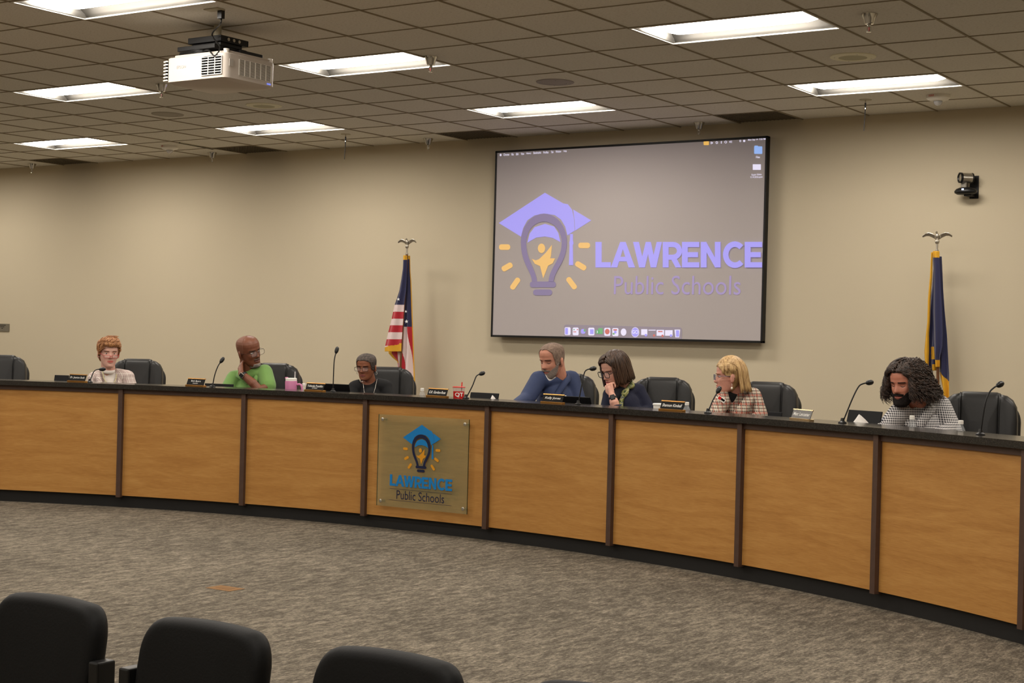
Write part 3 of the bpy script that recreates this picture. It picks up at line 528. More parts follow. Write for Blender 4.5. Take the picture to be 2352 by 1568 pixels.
# ------------------------------------------------------------------ executive chairs behind the desk
def outline(w, h, rt, rb, n=8, tw=.0):      # rounded upright panel, centre bottom at 0
    P = []
    for sx, cyy, r, a0 in ((1, h-rt, rt, 0), (-1, h-rt, rt, 90), (-1, rb, rb, 180), (1, rb, rb, 270)):
        cx_ = sx*(w/2-r)
        for k in range(n+1): a = math.radians(a0+90*k/n); y = cyy+r*math.sin(a); P.append((cx_+r*math.cos(a)+sx*tw*(y/h), y))
    return P
def pillow(mb, P, t, y0, bulge=.6, lean=0.0, curve_=0.0):
    c = (sum(p[0] for p in P)/len(P), sum(p[1] for p in P)/len(P)); R_ = []
    for d, s in ((-t*.012, .80), (0, .86), (t*.04, .92), (t*.12, .955), (t*.3, .99), (t*.5, 1.0), (t*.7, .99), (t*.88, .955), (t*.96, .92), (t, .86), (t*1.01, .80)):
        R_.append([(c[0]+(p[0]-c[0])*s, d, c[1]+(p[1]-c[1])*s) for p in P])
    front = [(c[0]+(p[0]-c[0])*.45, -t*.10*bulge, c[1]+(p[1]-c[1])*.5) for p in P]; back = [(c[0]+(p[0]-c[0])*.45, t*1.04, c[1]+(p[1]-c[1])*.5) for p in P]
    R_ = [front]+R_+[back]; m = len(P)
    V = [(x, y0+y+z*lean-curve_*x*x, z) for r in R_ for x, y, z in r]; n = len(mb.v)
    F = [(k*m+i, (k+1)*m+i, (k+1)*m+(i+1) % m, k*m+(i+1) % m) for k in range(len(R_)-1) for i in range(m)]+[tuple(range(m)), tuple(range(len(R_)*m-1, (len(R_)-1)*m-1, -1))]
    return mb.add(V, F)
def exec_chair():
    r = empty('executive_chair', 'x', 'office chair', group='black leather executive chairs behind the desk'); zs = .46; hb = .70
    def up(mb, dz): mb.v = [(x, y, z+dz) for x, y, z in mb.v]; return mb
    up(pillow(MB(), outline(.245, hb, .03, .05), .115, .165, 1.0, .16, -.1), zs).build('backrest', m_leather, r, True)
    for s in (-1, 1):
        P = [(-.05, .03), (.04, .03), (.062, .07), (.068, hb*.55), (.066, hb-.16), (.058, hb-.085), (.036, hb-.045), (.0, hb-.02), (-.05, hb-.008)]
        P = [(x*s, y) for x, y in P]; P = P if s > 0 else P[::-1]
        g = pillow(MB(), P, .12, .165, .8, .16, 0); g.v = [(x+s*.158, y-.012, z) for x, y, z in g.v]; up(g, zs).build('side_bolster', m_leather, r, True)
        g = MB().tube([(s*.116, .150+z*.16, z) for z in (.06, .25, .45, .60, hb-.045)]+[(s*.115, .185+hb*.16, hb-.006), (s*.115, .24+hb*.16, hb-.010)], .003, 6); up(g, zs).build('seam', m_seam, r, True)
    up(pillow(MB(), outline(.475, hb-.05, .13, .06, 10), .07, .265, .5, .16, -.1), zs).build('rear_shell', m_leather, r, True)
    for s in (-1, 1):
        MB().tube(curve([(s*.30, .20, zs+.0), (s*.325, .16, zs+.22), (s*.325, -.05, zs+.245), (s*.31, -.2, zs+.18), (s*.27, -.18, zs-.06)], 6), .022, 10).build('armrest', m_black, r, True)
    g = pillow(MB(), outline(.52, .50, .09, .09), .11, 0, .8); g.v = [(x, z-.28, zs-.02-y+.02) for x, y, z in g.v]; g.f = [f[::-1] for f in g.f]; g.build('seat', m_leather, r, True)
    MB().tube([(0, .02, .09), (0, .02, .38)], .028, 14).build('gas_lift', m_blackm, r, True, auto=40)
    for k in range(5):
        a = 2*math.pi*k/5+.3; c, s = math.cos(a), math.sin(a); l = MB().tube([(0, .02, .11), (.17*c, .02+.17*s, .10), (.30*c, .02+.30*s, .075)], [.03, .024, .016], 8).build('base_leg', m_black, r, True)
        MB().lathe([(.012, -.02), (.027, -.018), (.027, .018), (.012, .02)], 14, (.30*c, .02+.30*s, .027), Matrix.Rotation(a, 3, 'Z') @ Matrix.Rotation(math.pi/2, 3, 'X')).build('caster', m_black, l, True, auto=40)
    return r
ec = exec_chair(); ecs = [((-10, 850), 1.08, 'black leather executive chair cut by the left edge of the photo', .1), ((304, 850), 1.05, 'black leather executive chair behind the woman in the pale checked jacket', .10), ((613, 855), 1.02, 'black leather executive chair behind the man in the green polo', .15),
    ((880, 875), 1.02, 'black leather executive chair behind the woman in black in front of the striped flag', .06), ((1288, 890), 1.02, 'black leather executive chair mostly hidden by the man in the dark blue shirt', .12), ((1513, 895), 1.06, 'black leather executive chair right of the woman with brown bob', .04),
    ((1744, 920), 1.02, 'black leather executive chair behind the blonde woman in plaid', .10), ((2242, 930), 1.04, 'rightmost black leather executive chair beside the curly haired man', .02)]
for k, ((px, py), off, lab, tw) in enumerate(ecs):
    o = ec if k == 0 else copy_tree(ec); p = onA(px, py, off); D = CAM[:2]-p[:2]; o.location = (p[0], p[1], 0); o.rotation_euler = (0, 0, math.atan2(D[0], -D[1])-tw-.05); o['label'] = lab
    o.scale = (1.0, 1.0, 1.0)
# ------------------------------------------------------------------ audience chairs in the foreground
def aud_chair():
    r = empty('audience_chair', 'x', 'chair', group='black audience chairs in the foreground row'); H = .80*HC/1.38
    P = bez([(-.150, .06), (-.165, .12), (-.176, .25), (-.172, .335), (-.168, .375), (-.150, .398), (-.12, .402)], 8)+bez([(-.12, .402), (-.05, .409), (.05, .409), (.12, .402), (.150, .398), (.168, .375), (.172, .335), (.176, .25), (.165, .12), (.150, .06)], 8); P = [p for k, p in enumerate(P) if k == 0 or (abs(p[0]-P[k-1][0])+abs(p[1]-P[k-1][1])) > 1e-4]
    g = pillow(MB(), P[::-1], .055, 0, .12, -.16, -.35); g.v = [(x, -y, z+H-.409) for x, y, z in g.v]; g.f = [f[::-1] for f in g.f]; g.build('backrest', m_blackfab, r, True)
    g = pillow(MB(), outline(.35, .44, .07, .07), .07, 0, .5); g.v = [(x, z+.02, H-.36-y+.02) for x, y, z in g.v]; g.f = [f[::-1] for f in g.f]; g.build('seat', m_blackfab, r, True)
    for s in (-1, 1):
        MB().box((s*.190, .0, H-.165), (.03, .05, .10)).build('side_bracket', m_black, r, bev=.004); MB().tube([(s*.192, .0, H-.28), (s*.192, .04, H-.36), (s*.192, .02, .02)], .012, 8).build('leg', m_blackm, r, True)
        MB().tube([(s*.192, .42, .02), (s*.192, .40, H-.38)], .012, 8).build('leg', m_blackm, r, True); MB().tube([(s*.192, 0, H-.39), (s*.192, .42, H-.39)], .011, 8).build('side_rail', m_blackm, r, True)
    return r
ac = aud_chair(); H = .80*HC/1.38
pa_, pb_ = onZ(332, 1408, H), onZ(1204, 1552, H); stp = (pb_-pa_)/2; pa_ = pa_+stp/np.linalg.norm(stp)*.158
for k, lab in enumerate(['black audience chair back cut by the left edge of the photo', 'black audience chair back second from the left at the bottom', 'black audience chair back at bottom middle, third from the left', 'top corner of a black audience chair back at the bottom, furthest right']):
    o = ac if k == 0 else copy_tree(ac); p = pa_+stp*(k-1); o.location = (p[0], p[1], 0); o.rotation_euler = (0, 0, math.atan2(stp[1], stp[0])); o['label'] = lab
# tan floor box cover
p = onZ(517, 1351, 0); r = empty('floor_box', 'small tan floor box cover set in the grey carpet', 'floor box', (p[0], p[1], 0))
MB().box((0, 0, .001), (.18, .12, .002)).build('cover', M('tan cover', (134, 102, 70), .9, spec=.1), r); MB().box((0, 0, .0025), (.10, .05, .001)).build('flap', M('tan flap', (126, 96, 66), .9, spec=.1), r)
# ------------------------------------------------------------------ things on the desk
RV = math.atan2(_r[1], _r[0])
def plate(px, py, name, sub, label, wpx, col=None, tw=0.0, bri=0):
    p = onA(px, py, .04); t = arct(p); D = np.linalg.norm(p-CAM); wd = .205
    r = empty('name_plate', label, 'name plate', (p[0], p[1], ZL1), -t*.45+tw-.16, group='engraved name plates on the desk'); h = .052
    M_ = Matrix.Rotation(math.radians(-20), 3, 'X'); 
    g = MB().box((0, 0, h/2+.012), (wd-.008, .003, h), M=M_); g.build('plate', m_plate if not bri else M('plate with painted reflection', (60, 55, 50), .25, .3), r)  # bri: black plate lightened, its reflection put into the colour
    gm = m_gold if not bri else M('brass paled for reflection', (205, 180, 140), .25, .9)  # bri: brass strips coloured paler for the same reflection
    MB().box((0, -.002, .007), (wd, .034, .014)).build('base_strip', gm, r, bev=.001); c = M_ @ Vector((0, 0, h/2)); MB().box((0, c.y, h/2+.012+c.z), (wd, .006, .007), M=M_).build('top_strip', gm, r, bev=.001)
    ax = Vector((1, 0, 0)); ay = M_ @ Vector((0, 0, 1)); n = M_ @ Vector((0, -1, 0)); g = MB(); w2 = min(.17, .0135*len(name)*(.9 if sub else 1)); ctr = Vector((0, 0, h/2+.012))+n*.0022
    text(g, name, ctr-ax*w2/2-ay*(.004 if sub else .011), ax, ay, w2, .017 if sub else .020, shear=0 if sub else .2, bold=.008); g.build('lettering', m_letter, r)
    if sub: g = MB(); text(g, sub, ctr-ax*.03-ay*.016, ax, ay, .06, .007, bold=.01); g.build('title_lettering', m_letter, r)
for a in ((178, 872, 'Dr. Jeanice Swift', '', 'brass name plate farthest left, by the pale checked jacket', 50), (450, 882, 'Bob Byers', 'PRESIDENT', 'brass name plate left of the man in the green polo', 50), (724, 890, 'Yolanda Franklin', 'VICE PRESIDENT', 'brass name plate left of the woman in black', 50),
          (1005, 906, 'G.R. Gordon-Ross', '', 'brass name plate beside the red cup', 55), (1270, 918, 'Kelly Jones', '', 'brass name plate in front of the man in the dark blue shirt', 55), (1544, 937, 'Shannon Kimball', '', 'brass name plate in front of the chair right of the brown bob', 55)): plate(*a)
plate(1842, 958, 'Matt Lancaster', '', 'pale reflecting name plate right of the woman in the plaid jacket', 56, tw=-.25, bri=1)
def mic(pb, pe, mids, label, off=.10, end=None):   # pb: base pixel, pe: head pixel
    b = onA(pb[0], pb[1], off); b[2] = ZL1; D = float(_f@(b-CAM)); o = Vector(b); r = empty('gooseneck_microphone', label, 'microphone', b, group='black gooseneck microphones on the desk')
    def at(x, y, dd=0): q = ray(x, y); return Vector(CAM+q*(D+dd))-o
    P = [at(pb[0], pb[1])]; P[0] = Vector((0, 0, .0)); P += [at(x, y, d) for x, y, d in mids]+[at(pe[0], pe[1], pe[2])]
    MB().lathe([(.024, 0), (.024, .006), (.012, .014), (.009, .03), (0, .03)], 20).build('base', m_black, r, True, auto=30)
    C = curve(P, 8); MB().tube(C, .0042, 8).build('gooseneck', m_blackm, r, True); d = (C[-1]-C[-2]).normalized(); e = C[-1]
    MB().tube([e-d*.01, e, e+d*.012, e+d*.03, e+d*.042, e+d*.048], [.006, .012, .0155, .0155, .011, .003], 12).build('windscreen', m_black, r, True)
mic((206, 873), (230, 848, .06), [(214, 856, .02), (221, 849, .04)], 'low gooseneck microphone before the pale checked jacket', .12)
mic((488, 884), (507, 831, .03), [(493, 862, 0), (500, 842, .01)], 'gooseneck microphone left of the man in the green polo')
mic((765, 895), (772, 809, .03), [(766, 860, 0), (768, 826, .01)], 'tall upright gooseneck microphone left of the woman in black')
mic((1070, 912), (1103, 859, .05), [(1085, 886, 0), (1094, 864, .02)], 'gooseneck microphone beside the red cup')
mic((1328, 926), (1357, 847, .05), [(1336, 885, 0), (1342, 857, .02), (1348, 849, .03)], 'gooseneck microphone right of the man in the dark blue shirt')
mic((1626, 946), (1648, 900, .06), [(1636, 922, .02)], 'gooseneck microphone before the woman in the plaid jacket')
mic((1935, 966), (1992, 879, .05), [(1958, 915, 0), (1972, 888, .02), (1982, 881, .03)], 'gooseneck microphone left of the curly haired man')
mic((2252, 992), (2292, 885, .05), [(2262, 930, 0), (2272, 902, .02), (2283, 890, .03)], 'gooseneck microphone before the rightmost chair')
m_pet = NT('clear bottle'); m_pet.b.inputs['Base Color'].default_value = (.9, .93, .95, 1); m_pet.b.inputs['Roughness'].default_value = .05; m_pet.b.inputs['Alpha'].default_value = .16; m_pet.b.inputs['Specular IOR Level'].default_value = .9; m_pet = m_pet.m
def bottle(px, py, label, off=.42):
    p = onA(px, py, off); z0 = ZW; s = (p[2]-z0)/.205; r = empty('water_bottle', label, 'bottle', (p[0], p[1], z0), group='clear water bottles on the desk')
    pr = [(.024, 0), (.031, .006), (.031, .05), (.0285, .055), (.031, .06), (.0285, .085), (.031, .09), (.0285, .105), (.032, .12), (.031, .135), (.024, .158), (.015, .178), (.0115, .186), (.0115, .192)]
    MB().lathe([(a, b*s) for a, b in pr], 24).build('bottle_body', m_pet, r, True); MB().lathe([(.014, .186*s), (.014, .203*s), (.012, .205*s), (0, .205*s)], 20).build('cap', m_white, r, True, auto=30)
    MB().lathe([(.0315, .058*s), (.0318, .06*s), (.0318, .105*s), (.0315, .107*s)], 24).build('label_band', M('bottle label', (225, 228, 235), .5), r, True, auto=30)
for a in ((970, 891, 'clear water bottle left of the name plate beside the red cup'), (698, 880, 'clear water bottle half hidden behind the name plate right of the pink tumbler'), (1578, 923, 'clear water bottle at the right end of the name plate near the brown bob woman'),
          (2095, 954, 'clear water bottle directly in front of the curly haired man'), (2207, 965, 'clear water bottle beside the elbow of the curly haired man near the rightmost chair'), (1297, 908, 'water bottle hidden behind the name plate before the blue shirt')): bottle(*a)
# pink tumbler
p = onA(669, 869, .36); r = empty('tumbler', 'pink insulated tumbler with handle and white lid', 'tumbler', (p[0], p[1], ZW), .4); hh = p[2]-ZW
MB().lathe([(.033, 0), (.036, .01), (.045, hh*.55), (.048, hh*.9), (.046, hh*.93), (0, hh*.93)], 28).build('cup_body', m_pink, r, True, auto=35); MB().lathe([(.045, hh*.93), (.045, hh), (.040, hh+.004), (0, hh+.004)], 28).build('lid', m_white, r, True, auto=35)
MB().tube(curve([(.045, 0, hh*.82), (.085, -.005, hh*.80), (.09, -.005, hh*.5), (.044, 0, hh*.36)], 8), .009, 8).build('handle', m_pink, r, True); MB().box((-.038, 0, hh+.003), (.018, .03, .014)).build('spout_cover', m_pink, r, bev=.003)
MB().tube([(.03, 0, hh), (.03, 0, hh+.055)], .004, 8).build('straw', M('clear straw', (220, 215, 215), .2), r)
# red cup
p = onA(1054, 888.5, .12); r = empty('drink_cup', 'clear and red plastic cup with white lettering and straw', 'cup', (p[0], p[1], ZL1), math.atan2(CAM[0]-p[0], -(CAM[1]-p[1]))); hh = p[2]-ZL1
MB().lathe([(.038, 0), (.0405, hh*.6), (.041, hh*.62)], 32).build('cup_sleeve', m_red, r, True, auto=35); q = NT('clear plastic'); q.base((.85, .75, .72, 1)); q.b.inputs['Alpha'].default_value = .35; q.b.inputs['Roughness'].default_value = .1; MB().lathe([(.0405, hh*.6), (.044, hh*.96)], 32).build('clear_wall', q.m, r, True, auto=35)
MB().lathe([(.047, hh*.96), (.048, hh), (.040, hh+.003), (0, hh+.003)], 32).build('lid', m_red, r, True, auto=35); MB().tube([(.018, .01, .02), (.022, .01, hh+.035)], .004, 8).build('straw', m_red, r)
g = MB(); V, F = text_geo('QT', 0, .03); g.add([(.0425*math.sin((v[0]-.45)*1.5), -.0425*math.cos((v[0]-.45)*1.5), .008+v[1]*hh*.42) for v in V], F); g.build('cup_lettering', m_letter, r)
# laptops and tablets: screens seen from behind
m_lid = M('matt dark lid', (14, 14, 16), .55, spec=.25)
def laptop(xl, xr, yt, label, off=.42, tilt=20, wd=None, open_=True, tab=False, h=.2):
    pl, pr_ = onA(xl, yt, off), onA(xr, yt+(xr-xl)*.04, off); c = (pl+pr_)/2; W_ = float(np.linalg.norm((pr_-pl)[:2])); a = math.atan2(pr_[1]-pl[1], pr_[0]-pl[0]); hgt = (pl[2]+pr_[2])/2-ZW
    r = empty('tablet' if tab else 'laptop', label, 'tablet' if tab else 'laptop', (c[0], c[1], ZW), a, group='dark portable computers on the desk'); Lh = hgt/math.cos(math.radians(tilt)); M_ = Matrix.Rotation(math.radians(tilt), 3, 'X')
    c2 = M_ @ Vector((0, 0, Lh/2)); MB().box((0, c2.y, c2.z+.004), (W_, .008, Lh), M=M_).build('screen_lid', m_lid, r, bev=.003); c3 = M_ @ Vector((0, .0045, Lh/2)); MB().box((0, c3.y, c3.z+.004), (W_-.02, .001, Lh-.02), M=M_).build('display', emit('laptop display', (.5, .6, .8), .6), r)
    MB().box((0, .11 if not tab else .06, .008), (W_, .21 if not tab else .1, .015)).build('keyboard_base' if not tab else 'stand', m_blackm, r, bev=.003)
laptop(119, 152, 862, 'dark tablet at the far left behind the name plate', tab=True, tilt=-14); laptop(466, 532, 881, 'thin dark laptop lid just showing left of the green polo', tilt=-10); laptop(749, 815, 881, 'dark blue laptop lid left of the woman in black')
laptop(1072, 1137, 902, 'black tablet right of the red cup with a tissue before it', tab=True, tilt=-14); laptop(1302, 1372, 910, 'dark laptop lid between the blue shirt man and the brown bob woman'); laptop(1758, 1790, 947, 'dark laptop edge right of the plaid jacket', tilt=-8); laptop(1934, 2011, 943, 'black tablet left of the curly haired man behind a tissue', tab=True, tilt=-14)
def tissue(px, py, wpx, hpx, label, off=.365):
    p = onA(px, py-hpx, off); k = float(_f@(p-CAM))/FPX; w_, h_ = wpx*k, p[2]-ZW; r = empty('tissue_box', label, 'tissue box', (p[0], p[1], ZW), RV)
    bh = max(.06, h_-hpx*k-.01); MB().box((0, 0, bh/2), (.115, .115, bh)).build('box', M('tissue carton', (200, 196, 188), .7), r, bev=.002); g = MB(); n = 22; P = []; rg = random.Random(px)
    for i in range(9):
        f = i/8; row = []
        for j in range(n+1): a = 2*math.pi*j/n; rr = w_/2*(1-f)**.8*(1+.22*math.sin(3*a+f*2)+.12*math.sin(7*a)); row.append((rr*math.cos(a)-w_*.12*f, rr*.55*math.sin(a), bh+(h_-bh)*f*(1+.10*math.sin(2*a)*(1-f))))
        P.append(row)
    g.grid(P).build('tissue_sheet', m_tissue, r, True)
tissue(1978, 975, 40, 24, 'white tissue standing up before the tablet of the curly haired man'); tissue(1133, 919, 16, 12, 'small white tissue at the right end of the tablet by the red cup')
p = onA(1515, 926, .34); r = empty('takeout_cup', 'white lidded container left of the name plate near the brown bob woman', 'container', (p[0], p[1], ZW)); hh = p[2]-ZW
MB().lathe([(.03, 0), (.033, .003), (.042, hh-.012), (.042, hh-.01)], 20).build('container_body', m_white, r, True, auto=30); MB().lathe([(.046, hh-.012), (.046, hh-.003), (.04, hh), (0, hh)], 20).build('lid', m_white, r, True, auto=30)
p = onA(342, 884, .38); r = empty('small_device', 'small white device on the desk right of the pale checked jacket', 'device', (p[0], p[1], ZW), RV); MB().box((0, 0, .04), (.08, .05, .08)).build('body', m_white, r, bev=.004); MB().box((0, -.026, .06), (.05, .002, .01)).build('slot', m_dark, r)
# ------------------------------------------------------------------ flags
def flag(name, label, FY, top, bot, scale, ox, oy, layers, cls, mats, fin_px, sp):
    pt = onY(*top, FY); pbm = onY(*bot, FY); d = (pbm-pt)/abs(pbm[2]-pt[2]); base = pt+d*pt[2]; base[2] = 0
    r = empty(name, label, 'flag', base); B = Vector(base)
    MB().lathe([(.15, 0), (.15, .01), (.12, .03), (.05, .055), (.025, .07), (.022, .16), (0, .16)], 32).build('stand', m_gold, r, True, auto=30)
    MB().tube([(-d[0]*.03, 0, .03), Vector(pt)-B], .0125, 12).build('pole', M('pole wood', (110, 72, 44), .35), r, True, auto=40)
    def q(u, v, y): p = onY(ox+u/scale, oy+v/scale, FY); return Vector(p)-B+Vector((0, y, 0))
    for (nm, rows, yo, amp, fr, nc, vs) in layers:
        P = []; ks = np.array([a[0] for a in rows]); l = np.array([a[1] for a in rows]); rr = np.array([a[2] for a in rows]); nr = vs; uv = []
        for i in range(nr+1):
            v = ks[0]+(ks[-1]-ks[0])*i/nr; a, b = np.interp(v, ks, l), np.interp(v, ks, rr); g = i/nr
            P.append([q(a+(b-a)*j/nc, v, yo+amp*g*math.sin(fr*math.pi*j/nc+g*1.3+yo*9)-.02*math.sin(math.pi*j/nc)) for j in range(nc+1)]); uv.append([(a+(b-a)*j/nc, v, j/nc) for j in range(nc+1)])
        g = MB(); g.grid(P); g.m = []
        for i in range(nr):
            for j in range(nc): u = (uv[i][j][0]+uv[i][j+1][0]+uv[i+1][j][0]+uv[i+1][j+1][0])/4; v = (uv[i][0][1]+uv[i+1][0][1])/2; g.m.append(cls(nm, u, v, (j+.5)/nc))
        g.build(nm, mats, r, True, solid=.004)
    # eagle finial
    T = Vector(pt)-B; s = sp; fe = MB().lathe([(.014, 0), (.014, .012), (.009, .014), (.009, .06), (.016, .066), (.02, .08), (.016, .093), (.006, .098), (0, .099)], 16, T).build('finial', m_silver, r, True, auto=35); e = T+Vector((0, 0, .125))
    g = MB(); g.ell(e, (.014, .016, .026)); g.ell(e+Vector((-.004, -.008, .030)), (.010, .013, .010)); g.cap(e+Vector((-.004, -.018, .030)), e+Vector((-.006, -.030, .026)), .005, .002, 8)
    g.cap(e+Vector((-.006, 0, -.02)), e+Vector((-.006, 0, -.03)), .005, .004, 8); g.cap(e+Vector((.006, 0, -.02)), e+Vector((.006, 0, -.03)), .005, .004, 8); g.cap(e+Vector((0, .01, -.02)), e+Vector((0, .02, -.04)), .009, .006, 8)
    me = fuse(g, .0025, 2); link_mesh(me, 'eagle_body', m_silver, fe)
    for sx_ in (-1, 1):
        W_ = [(.008, .005), (.030, .022), (.052, .032), (.072, .026), (.092, .004)]; P = []
        for x, z in W_: ch = .032*(1-(x/.10)**3)+.008; P.append([e+Vector((sx_*x*s, -.005+ch*t*.35, z-ch*t*.8-.004*math.sin(t*9))) for t in (0, .15, .4, .7, 1)])
        MB().grid(P).build('eagle_wing', m_silver, fe, True, solid=.005)
    return r
m_navy = M('navy flag cloth', (36, 38, 78), .75, sheen=.3); m_fr = M('red flag cloth', (178, 24, 40), .7, sheen=.3); m_fw = M('white flag cloth', (226, 206, 204), .75); m_fringe = M('gold fringe', (222, 166, 40), .7, bump=.8, bs=220); m_star = M('star white', (240, 240, 240), .7)
def us(nm, u, v, s):
    if nm == 'front_fold':
        if v < 300: return 3
        edge = v > np.interp(u, [255, 390, 395, 420], [1085, 1062, 1050, 1050]); 
        if edge: return 3
        if v < 706: return 0
        k = int((v-706)/61.5); return 2 if k % 2 == 0 else 1
    if nm == 'back_fold':
        if s > .90 or v < 292: return 3
        if v < 905: return 0
        m = (v-905)/(1530-905); a = 430+m*62+ (v-905)*.03; b = a-40+m*8
        return 1 if u > a+18+m*-6 else (2 if u > b-10-m*10 else 1)
    if nm == 'lower_fold':
        return 3 if s < .22 and v < 1225 else (2 if (345 < u-(v-1130)*.12 < 378 and v < 1260) or (v > 1215 and u < 345+(v-1250)*.3) else 1)
    return 1
LU = [('back_fold', [(262, 430, 462), (400, 418, 465), (500, 412, 473), (700, 395, 482), (905, 395, 490), (1100, 385, 500), (1300, 350, 510), (1530, 330, 524)], .03, .02, 5, 70, 200),
      ('lower_fold', [(1105, 256, 420), (1140, 255, 420), (1180, 290, 420), (1215, 333, 420), (1290, 330, 420), (1400, 335, 430), (1530, 350, 440)], .055, .015, 3, 60, 140),
      ('front_fold', [(262, 430, 462), (300, 428, 462), (380, 425, 460), (480, 410, 458), (580, 392, 452), (660, 365, 442), (706, 348, 438), (830, 320, 432), (960, 285, 424), (1055, 262, 419), (1085, 254, 418), (1125, 253, 418)], -.02, .018, 3, 60, 220)]
FY = WY-.34
uf = flag('striped_flag', 'red and white striped flag with navy canton and gold fringe on a pole', FY, (934.5, 584), (919.5, 849), 3.92, 820, 520, LU, us, [m_navy, m_fr, m_fw, m_fringe], None, 1.25)
B = Vector(uf.location)
for (u, v, s) in ((373, 655, 15), (441, 765, 12), (447, 855, 17)):
    P = []
    for k in range(10): a = math.pi/2+math.pi*k/5+.1; rr = s if k % 2 == 0 else s*.4; P.append((u+rr*math.cos(a), v-rr*math.sin(a)))
    g = MB(); pts = [Vector(onY(820+a/3.92, 520+b/3.92, FY-.055))-B for a, b in P]; n = len(pts); g.add(pts+[p+Vector((0, -.003, 0)) for p in pts], [tuple(range(n)), tuple(range(2*n-1, n-1, -1))]+[(k, n+k, n+(k+1) % n, (k+1) % n) for k in range(n)]); g.build('star', m_star, uf)
def ks(nm, u, v, s):
    if nm == 'front_fold':
        if v < 345: return 3
        if v > 1218 and 338 < u: return 3
        return 0
    if nm == 'cord': return 3
    if nm == 'left_fold':
        if 1095 < v < 1145 and u < 262: return 4
        if 1105 < v < 1215 and u > 285: return 3
        if 1180 < v and u < 240: return 5
        if v > 1255 and u > 300: return 3
        return 0
    if nm == 'lower_fold':
        return 3 if v > np.interp(u, [370, 400, 438], [1320, 1370, 1400]) else 0
    return 0
LK = [('lower_fold', [(330, 345, 370), (600, 340, 383), (800, 335, 398), (1000, 340, 418), (1200, 345, 430), (1330, 350, 438), (1480, 380, 440), (1560, 385, 442), (1700, 385, 444)], .04, .02, 3, 60, 160),
      ('left_fold', [(345, 312, 345), (600, 290, 345), (800, 262, 345), (1000, 240, 345), (1100, 230, 345), (1180, 222, 345), (1260, 222, 342), (1310, 240, 340)], .03, .02, 4, 60, 160),
      ('front_fold', [(288, 316, 372), (345, 318, 372), (450, 322, 378), (600, 318, 384), (800, 312, 396), (1000, 318, 402), (1100, 322, 400), (1200, 330, 380), (1280, 338, 378)], -.02, .014, 3, 60, 180),
      ('cord', [(300, 318, 324), (500, 304, 320), (700, 286, 306), (900, 280, 300), (1000, 268, 292), (1150, 254, 292), (1290, 262, 286)], -.05, .006, 2, 10, 60)]
flag('navy_flag', 'navy flag with gold fringe on a pole behind the curly haired man', FY, (2152, 577), (2154, 860), 3.735, 2060, 500, LK, ks, [m_navy, m_fr, m_fw, m_fringe, M('flag green', (30, 84, 60), .7), M('flag light blue', (120, 140, 170), .7)], None, 1.35)
# ------------------------------------------------------------------ people
def edge_smooth(me, it=8):
    n = len(me.vertices); co = np.empty(n*3); me.vertices.foreach_get('co', co); co = co.reshape(-1, 3); cnt = {}
    for p in me.polygons:
        for e in p.edge_keys: cnt[e] = cnt.get(e, 0)+1
    nb = {}
    for (a, b), c in cnt.items():
        if c == 1: nb.setdefault(a, []).append(b); nb.setdefault(b, []).append(a)
    ks_ = [k for k in nb if len(nb[k]) == 2]
    if ks_:
        A = np.array(ks_); B = np.array([nb[k] for k in ks_])
        for _ in range(it): co[A] = co[A]*.4+(co[B[:, 0]]+co[B[:, 1]])*.3
        me.vertices.foreach_set('co', co.ravel()); me.update()
    return me
def gs_(x, w): return math.exp(-(x/w)**2)
LV = [(-.121, .012, -.070, -.045), (-.116, .026, -.082, -.030), (-.106, .038, -.090, -.005), (-.090, .049, -.092, .025), (-.070, .057, -.092, .048), (-.048, .063, -.091, .062), (-.02, .069, -.090, .078), (.0, .0725, -.089, .086), (.025, .075, -.091, .092), (.05, .0765, -.091, .095), (.07, .0745, -.086, .092), (.088, .067, -.074, .082), (.102, .053, -.056, .064), (.112, .035, -.034, .042), (.118, .015, -.012, .020), (.120, .002, .002, .006)]
LVa = np.array(LV)
def hsurf(phi, z, off=0.0, fem=0.0):          # phi = 0 at the face, z = -.121 .. .12 ; returns a point of the head's skin pushed out by off
    w_, f_, b_ = (float(np.interp(z, LVa[:, 0], LVa[:, k])) for k in (1, 2, 3))
    if fem and z < -.03: w_ *= 1-.06*fem
    cy_ = (f_+b_)/2; d_ = (b_-f_)/2; sx, cx_ = math.sin(phi), math.cos(phi); e = .92
    x = w_*math.copysign(abs(sx)**e, sx); y = cy_-d_*math.copysign(abs(cx_)**e, cx_); ax = abs(x); fr = max(0.0, cx_)**.5 if cx_ > 0 else 0.0
    dy = 0.0
    if fr > 0:
        nh = 0.0
        if z < .016: nh = .027*min(1, (.016-z)/.046)
        if z < -.032: nh *= max(0, 1-((-.032-z)/.013)**1.5) if z > -.045 else 0
        wn = .0085+.008*max(0, min(1, (.01-z)/.045)); dy -= nh*gs_(x, wn)
        dy += .010*gs_(ax-.031, .017)*gs_(z-.002, .013); dy -= .0055*gs_(ax-.026, .024)*gs_(z-.022, .008); dy -= .005*gs_(ax-.045, .016)*gs_(z+.028, .018)
        dy -= .005*gs_(x, .024)*gs_(z+.056, .006); dy -= .0048*gs_(x, .020)*gs_(z+.070, .007); dy += .004*gs_(x, .022)*gs_(z+.0635, .0025); dy -= .008*gs_(x, .022)*gs_(z+.102, .013)
        dy += .004*gs_(ax-.05, .02)*gs_(z+.06, .02)
    dx = 0.0; p = Vector((x+dx, y+dy*fr, z))
    if off:
        t = min(1, max(-1, z/.12)); n = Vector((x/max(w_, .02), (y-cy_)/max(d_, .02), t*1.1 if z > .03 else t*.5)); n = n.normalized() if n.length > 1e-6 else Vector((0, 0, 1)); p += n*off
    return p
ZS = [-.121+.241*i/56 for i in range(57)]; ZS = sorted(set([round(.12-(.12-z)*1.0, 5) for z in ZS]+[.1185, .1195]))
